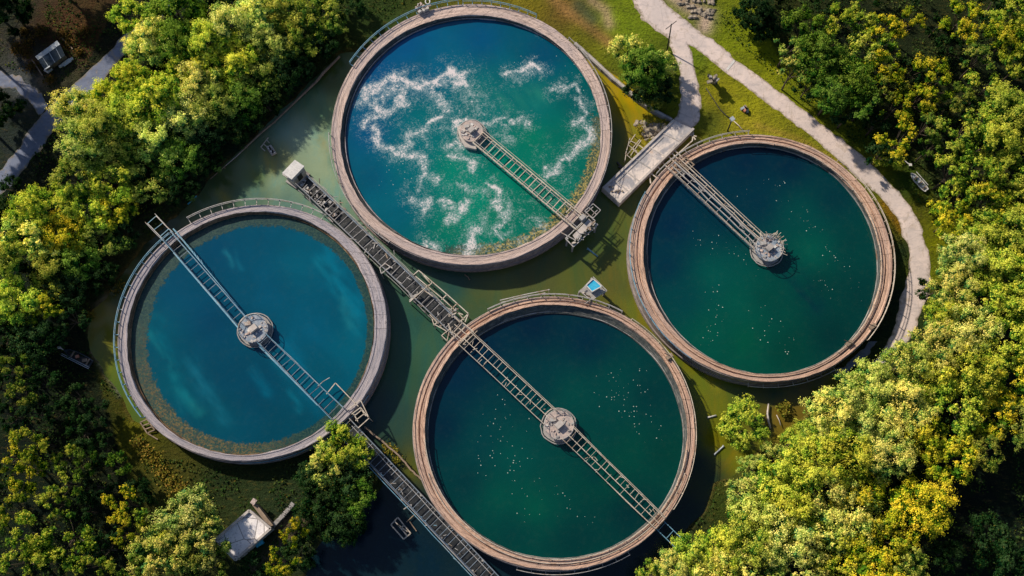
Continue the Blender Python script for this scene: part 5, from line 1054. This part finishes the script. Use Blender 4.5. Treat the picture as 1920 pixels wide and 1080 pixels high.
# low understorey trees that fill the woods, mostly coloured dark as shaded gaps
def fill(poly, n, step, cols, dmin, dmax, seed, zone='F'):
    rr = random.Random(seed); xs = [p[0] for p in poly]; ys = [p[1] for p in poly]; k = 0; cnt = 0
    while cnt < n and k < 4000:
        k += 1; x = rr.uniform(min(xs), max(xs)); y = rr.uniform(min(ys), max(ys))
        if not inside(np.array([x]), np.array([y]), poly)[0]: continue
        if math.hypot(x-1722, y-338) < 48 or math.hypot(x-146, y-668) < 48: continue
        if any(math.hypot(x-t[0], y-t[1]) < step*(.9 if t[5] == 'F' else .75) for t in TREES): continue
        TREES.append((x, y, rr.uniform(dmin, dmax), rr.choice(cols), 'sparse', zone)); cnt += 1
add([(-70, 60, 100, 'd', 'broad'), (-70, -40, 100, 'd', 'broad'), (60, -80, 100, 'd', 'broad'), (-70, 200, 100, 'd', 'broad')], 'OFF')
fill([(1390, -30), (1960, -30), (1960, 430), (1790, 430), (1700, 320), (1560, 210), (1470, 130)], 20, 50, 'dd', 50, 76, 1)
fill([(250, -20), (640, -20), (600, 110), (470, 240), (380, 320), (300, 380), (120, 330), (250, 160)], 10, 46, 'dd', 48, 66, 2)
fill([(-20, 420), (240, 420), (200, 540), (150, 610), (150, 720), (240, 860), (260, 950), (280, 1090), (-20, 1090)], 14, 54, 'ddd', 50, 70, 3)
fill([(1760, 420), (1960, 420), (1960, 820), (1700, 900), (1560, 1090), (1400, 1090), (1540, 900), (1700, 740)], 12, 52, 'do', 50, 70, 4)

LM = [('the gravel track at the left edge', 20, 330), ('the lean to shed', 98, 105), ('the white hut', 551, 318), ('the thin boom on the bank', 480, 262), ('the valve gear', 790, 18), ('the left tank box frame ladder', 290, 415),
      ('the dark punt', 146, 668), ('the broken steps', 276, 800), ('the concrete blockhouse', 465, 990), ('the bottom left corner', 0, 1080), ('the top left corner', 0, 0), ('the dark pond catwalk', 720, 870),
      ('the utility pole', 1255, 70), ('the road fork', 1290, 80), ('the top right corner', 1920, 0), ('the rowing boat', 1722, 340), ('the sharp road bend', 1747, 500), ('the south end of the track', 1640, 680), ('the bleached driftwood log', 1442, 780),
      ('the ladder southeast of the bottom tank', 1258, 1003), ('the bottom right corner', 1920, 1080), ('the middle of the right edge', 1920, 540), ('the left edge halfway down', 0, 540), ('the left edge three quarters down', 0, 810),
      ('the left tank northwest rim', 330, 430), ('the white painted road line', 1370, 122), ('the bottom edge below the blockhouse', 400, 1080), ('the pale stump', 1340, 150), ('the right edge a quarter down', 1920, 270), ('the right edge three quarters down', 1920, 810),
      ('the bottom edge three quarters across', 1440, 1080), ('the top edge a quarter across', 480, 0), ('the top edge three quarters across', 1440, 0), ('the pump raft', 506, 280), ('the left edge a quarter down', 0, 270)]
ORD = ['nearest', 'second nearest', 'third nearest', 'fourth nearest', 'fifth nearest', 'sixth nearest', 'seventh nearest', 'eighth nearest', 'ninth nearest', 'tenth nearest', 'eleventh nearest', 'twelfth nearest', 'thirteenth nearest', 'fourteenth nearest', 'fifteenth nearest', 'sixteenth nearest']
vis = [t for t in TREES if -30 < t[0] < 1950 and -30 < t[1] < 1110]
rank = {}
for li, (nm, lx, ly) in enumerate(LM):
    for r_, t in enumerate(sorted(vis, key=lambda q: math.hypot(q[0]-lx, q[1]-ly))[:16]):
        if id(t) not in rank or rank[id(t)][0] > r_: rank[id(t)] = (r_, li)
rt = random.Random(99); NOR = []
for t in TREES:
    px, py, dpx, colk, sty, zone = t
    if zone == 'SW' and sty == 'loose' and colk != 'p': sty = 'sparse'; dpx *= .92
    if zone == 'NE' and sty == 'loose' and px < 1870: sty = 'sparse'
    R = dpx/20*1.12; low = zone == 'F' or colk == 'd'; shrub = sty == 'shrub'
    H = (R*1.0 if shrub else (rt.uniform(3.8, 5.2) if low else rt.uniform(6.5, 9.0)))
    bd_ = segdist(np.array([px*1.0]), np.array([py*1.0]), [(660, 60), (480, 262), (300, 400), (200, 520)])[0]
    if zone in ('NW', 'F', 'W') and bd_ < 150 and px < 700: H = min(H, 1.8+bd_*.03)
    if zone == 'OFF': H = 10
    if zone in ('SE',) and px < 1480: H = min(H, 6.5)
    if zone == 'MID': H = 5.2 if not low else 3.5
    zc0 = H
    c0 = P(px, py, zc0+R*.25); gz_ = max(gh(c0.x, c0.y), -.2)
    vi = rt.randrange(len(CROWNS[sty])); me = CROWNS[sty][vi][0]; tm_ = TRUNKS[sty][vi]
    base, cname = PAL[colk]; k = rt.uniform(.82, 1.18)*({'NW': 1.42, 'W': 1.35, 'SE': 1.12, 'SW': .78, 'NE': .95}.get(zone, 1) if colk != 'd' else 1); hue = rt.uniform(-.06, .06)  # zone factor puts sunlit northwest and shaded southwest into the leaf colour
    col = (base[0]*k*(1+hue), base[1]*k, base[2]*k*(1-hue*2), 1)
    sizew = 'large' if dpx > 92 else ('small' if dpx < 62 else 'medium')
    kind = 'shrub' if shrub else {'broad': 'dense tree', 'loose': 'open tree', 'feather': 'feathery tree', 'sparse': 'sparse tree'}[sty]
    if id(t) in rank:
        r_, li = rank[id(t)]; lab = f"{sizew} {cname} {kind}, {ORD[r_]} to {LM[li][0]}"
    else: lab = f"{sizew} {cname} {kind} standing just outside the picture edge"; NOR.append(t[:2])
    o = thing('shrub' if shrub else 'tree', lab, 'shrub' if shrub else 'tree', (c0.x, c0.y, gz_), 'shrubs on the bank' if shrub else 'trees around the tanks')
    rz = rt.random()*6.28; sc = (R*rt.uniform(.95, 1.08), R*rt.uniform(.95, 1.08), R*rt.uniform(.95, 1.2))
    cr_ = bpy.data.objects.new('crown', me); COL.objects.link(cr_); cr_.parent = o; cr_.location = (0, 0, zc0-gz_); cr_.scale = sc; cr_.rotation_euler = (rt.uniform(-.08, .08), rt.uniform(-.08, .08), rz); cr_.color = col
    tk_ = bpy.data.objects.new('trunk', tm_); COL.objects.link(tk_); tk_.parent = o; tk_.location = (0, 0, zc0-gz_); tk_.rotation_euler = (0, 0, rz)
    tk_.scale = (R*.95, R*.95, max((zc0-gz_+.3)/1.55, .3))

# undergrowth: low leafy ground cover over the wooded banks
N = 60000; x = rng.uniform(-112, 112, N*3); y = rng.uniform(-72, 76, N*3); z = ground_h(x, y); px, py = PX(x, y, z)
den = (vnoise(x, y, 61, 4, .22) > .47)&(z > .1)
zones = [[(380, 340), (640, 105), (800, -20), (640, -30), (240, -30), (110, 200), (0, 380), (-60, 500), (-60, 1110), (560, 1110), (600, 1000), (700, 930), (700, 860), (640, 800), (560, 870), (300, 860), (210, 720), (150, 600), (230, 500)],
         [(1340, 40), (1400, -20), (1990, -20), (1990, 1110), (1230, 1110), (1300, 960), (1400, 850), (1560, 730), (1640, 700), (1720, 640), (1760, 560), (1760, 420), (1640, 300), (1480, 170)],
         [(-60, -30), (230, -30), (190, 90), (100, 170), (0, 120)]]
zi = np.zeros(len(x), bool)
for q in zones: zi |= inside(px, py, q)
tk = np.ones(len(x), bool)
for k in TE: e = TE[k][0]; tk &= ((x-e[0])/(e[2]+1))**2+((y-e[1])/(e[3]+1))**2 > 1
rd = np.minimum.reduce([segdist(px, py, [(372, -40), (225, 92), (110, 205), (15, 315), (-40, 370)]), segdist(px, py, [(1205, 20), (1330, 95), (1500, 220), (1640, 335), (1715, 440), (1725, 520), (1700, 600), (1650, 680)])])
bh = segdist(px, py, [(438, 1018), (488, 975)])
m = den&zi&tk&(rd > 22)&(bh > 32); x, y, z = x[m][:N], y[m][:N], z[m][:N]; n = len(x)
zz = z+rng.random(n)**2*1.3*(vnoise(x, y, 62, 3, .4)); nr_ = rng.normal(size=(n, 3))*.6+np.array([-.2, .2, .9])
me = leaf_mesh('undergrowth', np.stack([x, y, zz], 1), nr_, rng.uniform(.25, .6, n), np.clip(vnoise(x, y, 63, 3, .12)*1.4-.2+rng.normal(size=n)*.15, 0, 1), 5)
o = bpy.data.objects.new('undergrowth', me); COL.objects.link(o); o.color = (.085, .11, .03, 1); tag(o, 'low leafy undergrowth covering the wooded banks', 'undergrowth', None, 'stuff')
# outcrop scrub
n = 1400; pts_ = []
for a, b, s_ in ((1206, 234, 1.0), (1214, 228, 1.1), (1240, 236, 1.3), (1220, 266, 1.0), (1200, 244, .8), (1248, 232, 1.2), (1470, 772, .8), (1462, 764, .7), (1475, 760, .8), (735, 845, 1.0), (724, 838, .9), (744, 862, .8)):
    c0 = P(a, b, .8); q = rng.normal(size=(n//12, 3))*np.array([s_*.5, s_*.5, .35])+np.array(c0); pts_.append(q)
pts_ = np.concatenate(pts_); nn = len(pts_)
me = leaf_mesh('shoreline_scrub', pts_, rng.normal(size=(nn, 3))*.6+np.array([0, 0, .8]), rng.uniform(.2, .45, nn), rng.uniform(.3, 1, nn), 6)
o = bpy.data.objects.new('shoreline_scrub', me); COL.objects.link(o); o.color = (.36, .27, .04, 1); tag(o, 'golden scrub growing on rocks at the water edge', 'scrub', None, 'stuff')
# ochre scrub strip south-west of the left tank and brown scrub by the shed
def strip(name, label, centers, n, color, sz=(.2, .5), h=.9):
    ps = []
    for a, b, s_ in centers:
        c0 = P(a, b, .7); q = rng.normal(size=(n//len(centers), 3))*np.array([s_*.5, s_*.5, .3])+np.array([c0.x, c0.y, gh(c0.x, c0.y)+.4]); ps.append(q)
    ps = np.concatenate(ps); k = len(ps); me = leaf_mesh(name, ps, rng.normal(size=(k, 3))*.6+np.array([-.2, .2, .8]), rng.uniform(*sz, k), np.clip(rng.normal(size=k)*.25+.6, 0, 1), 9)
    o = bpy.data.objects.new(name, me); COL.objects.link(o); o.color = color; tag(o, label, 'scrub', None, 'stuff'); return o
strip('ochre_scrub', 'ochre scrub strip on the bank south of the left tank', [(275, 848, 1.2), (290, 862, 1.3), (305, 882, 1.4), (320, 900, 1.4), (335, 918, 1.6), (348, 930, 1.2), (328, 930, 1.3), (225, 530, 1.4), (240, 540, 1.0), (215, 545, 1.0), (165, 590, 1.0), (260, 830, 1.0)], 3600, (.34, .22, .04, 1))
strip('brown_scrub', 'rust brown scrub around the lean to shed', [(48, 100, 1.6), (60, 125, 1.4), (55, 80, 1.2), (130, 80, 1.4), (120, 65, 1.2), (75, 60, 1.4), (45, 60, 1.0), (95, 150, 1.2), (30, 90, 1.3), (150, 100, 1.0), (160, 60, 1.2)], 2600, (.20, .10, .03, 1))

print('unranked', len(NOR), [q for q in NOR if 0 < q[0] < 1920 and 0 < q[1] < 1080])
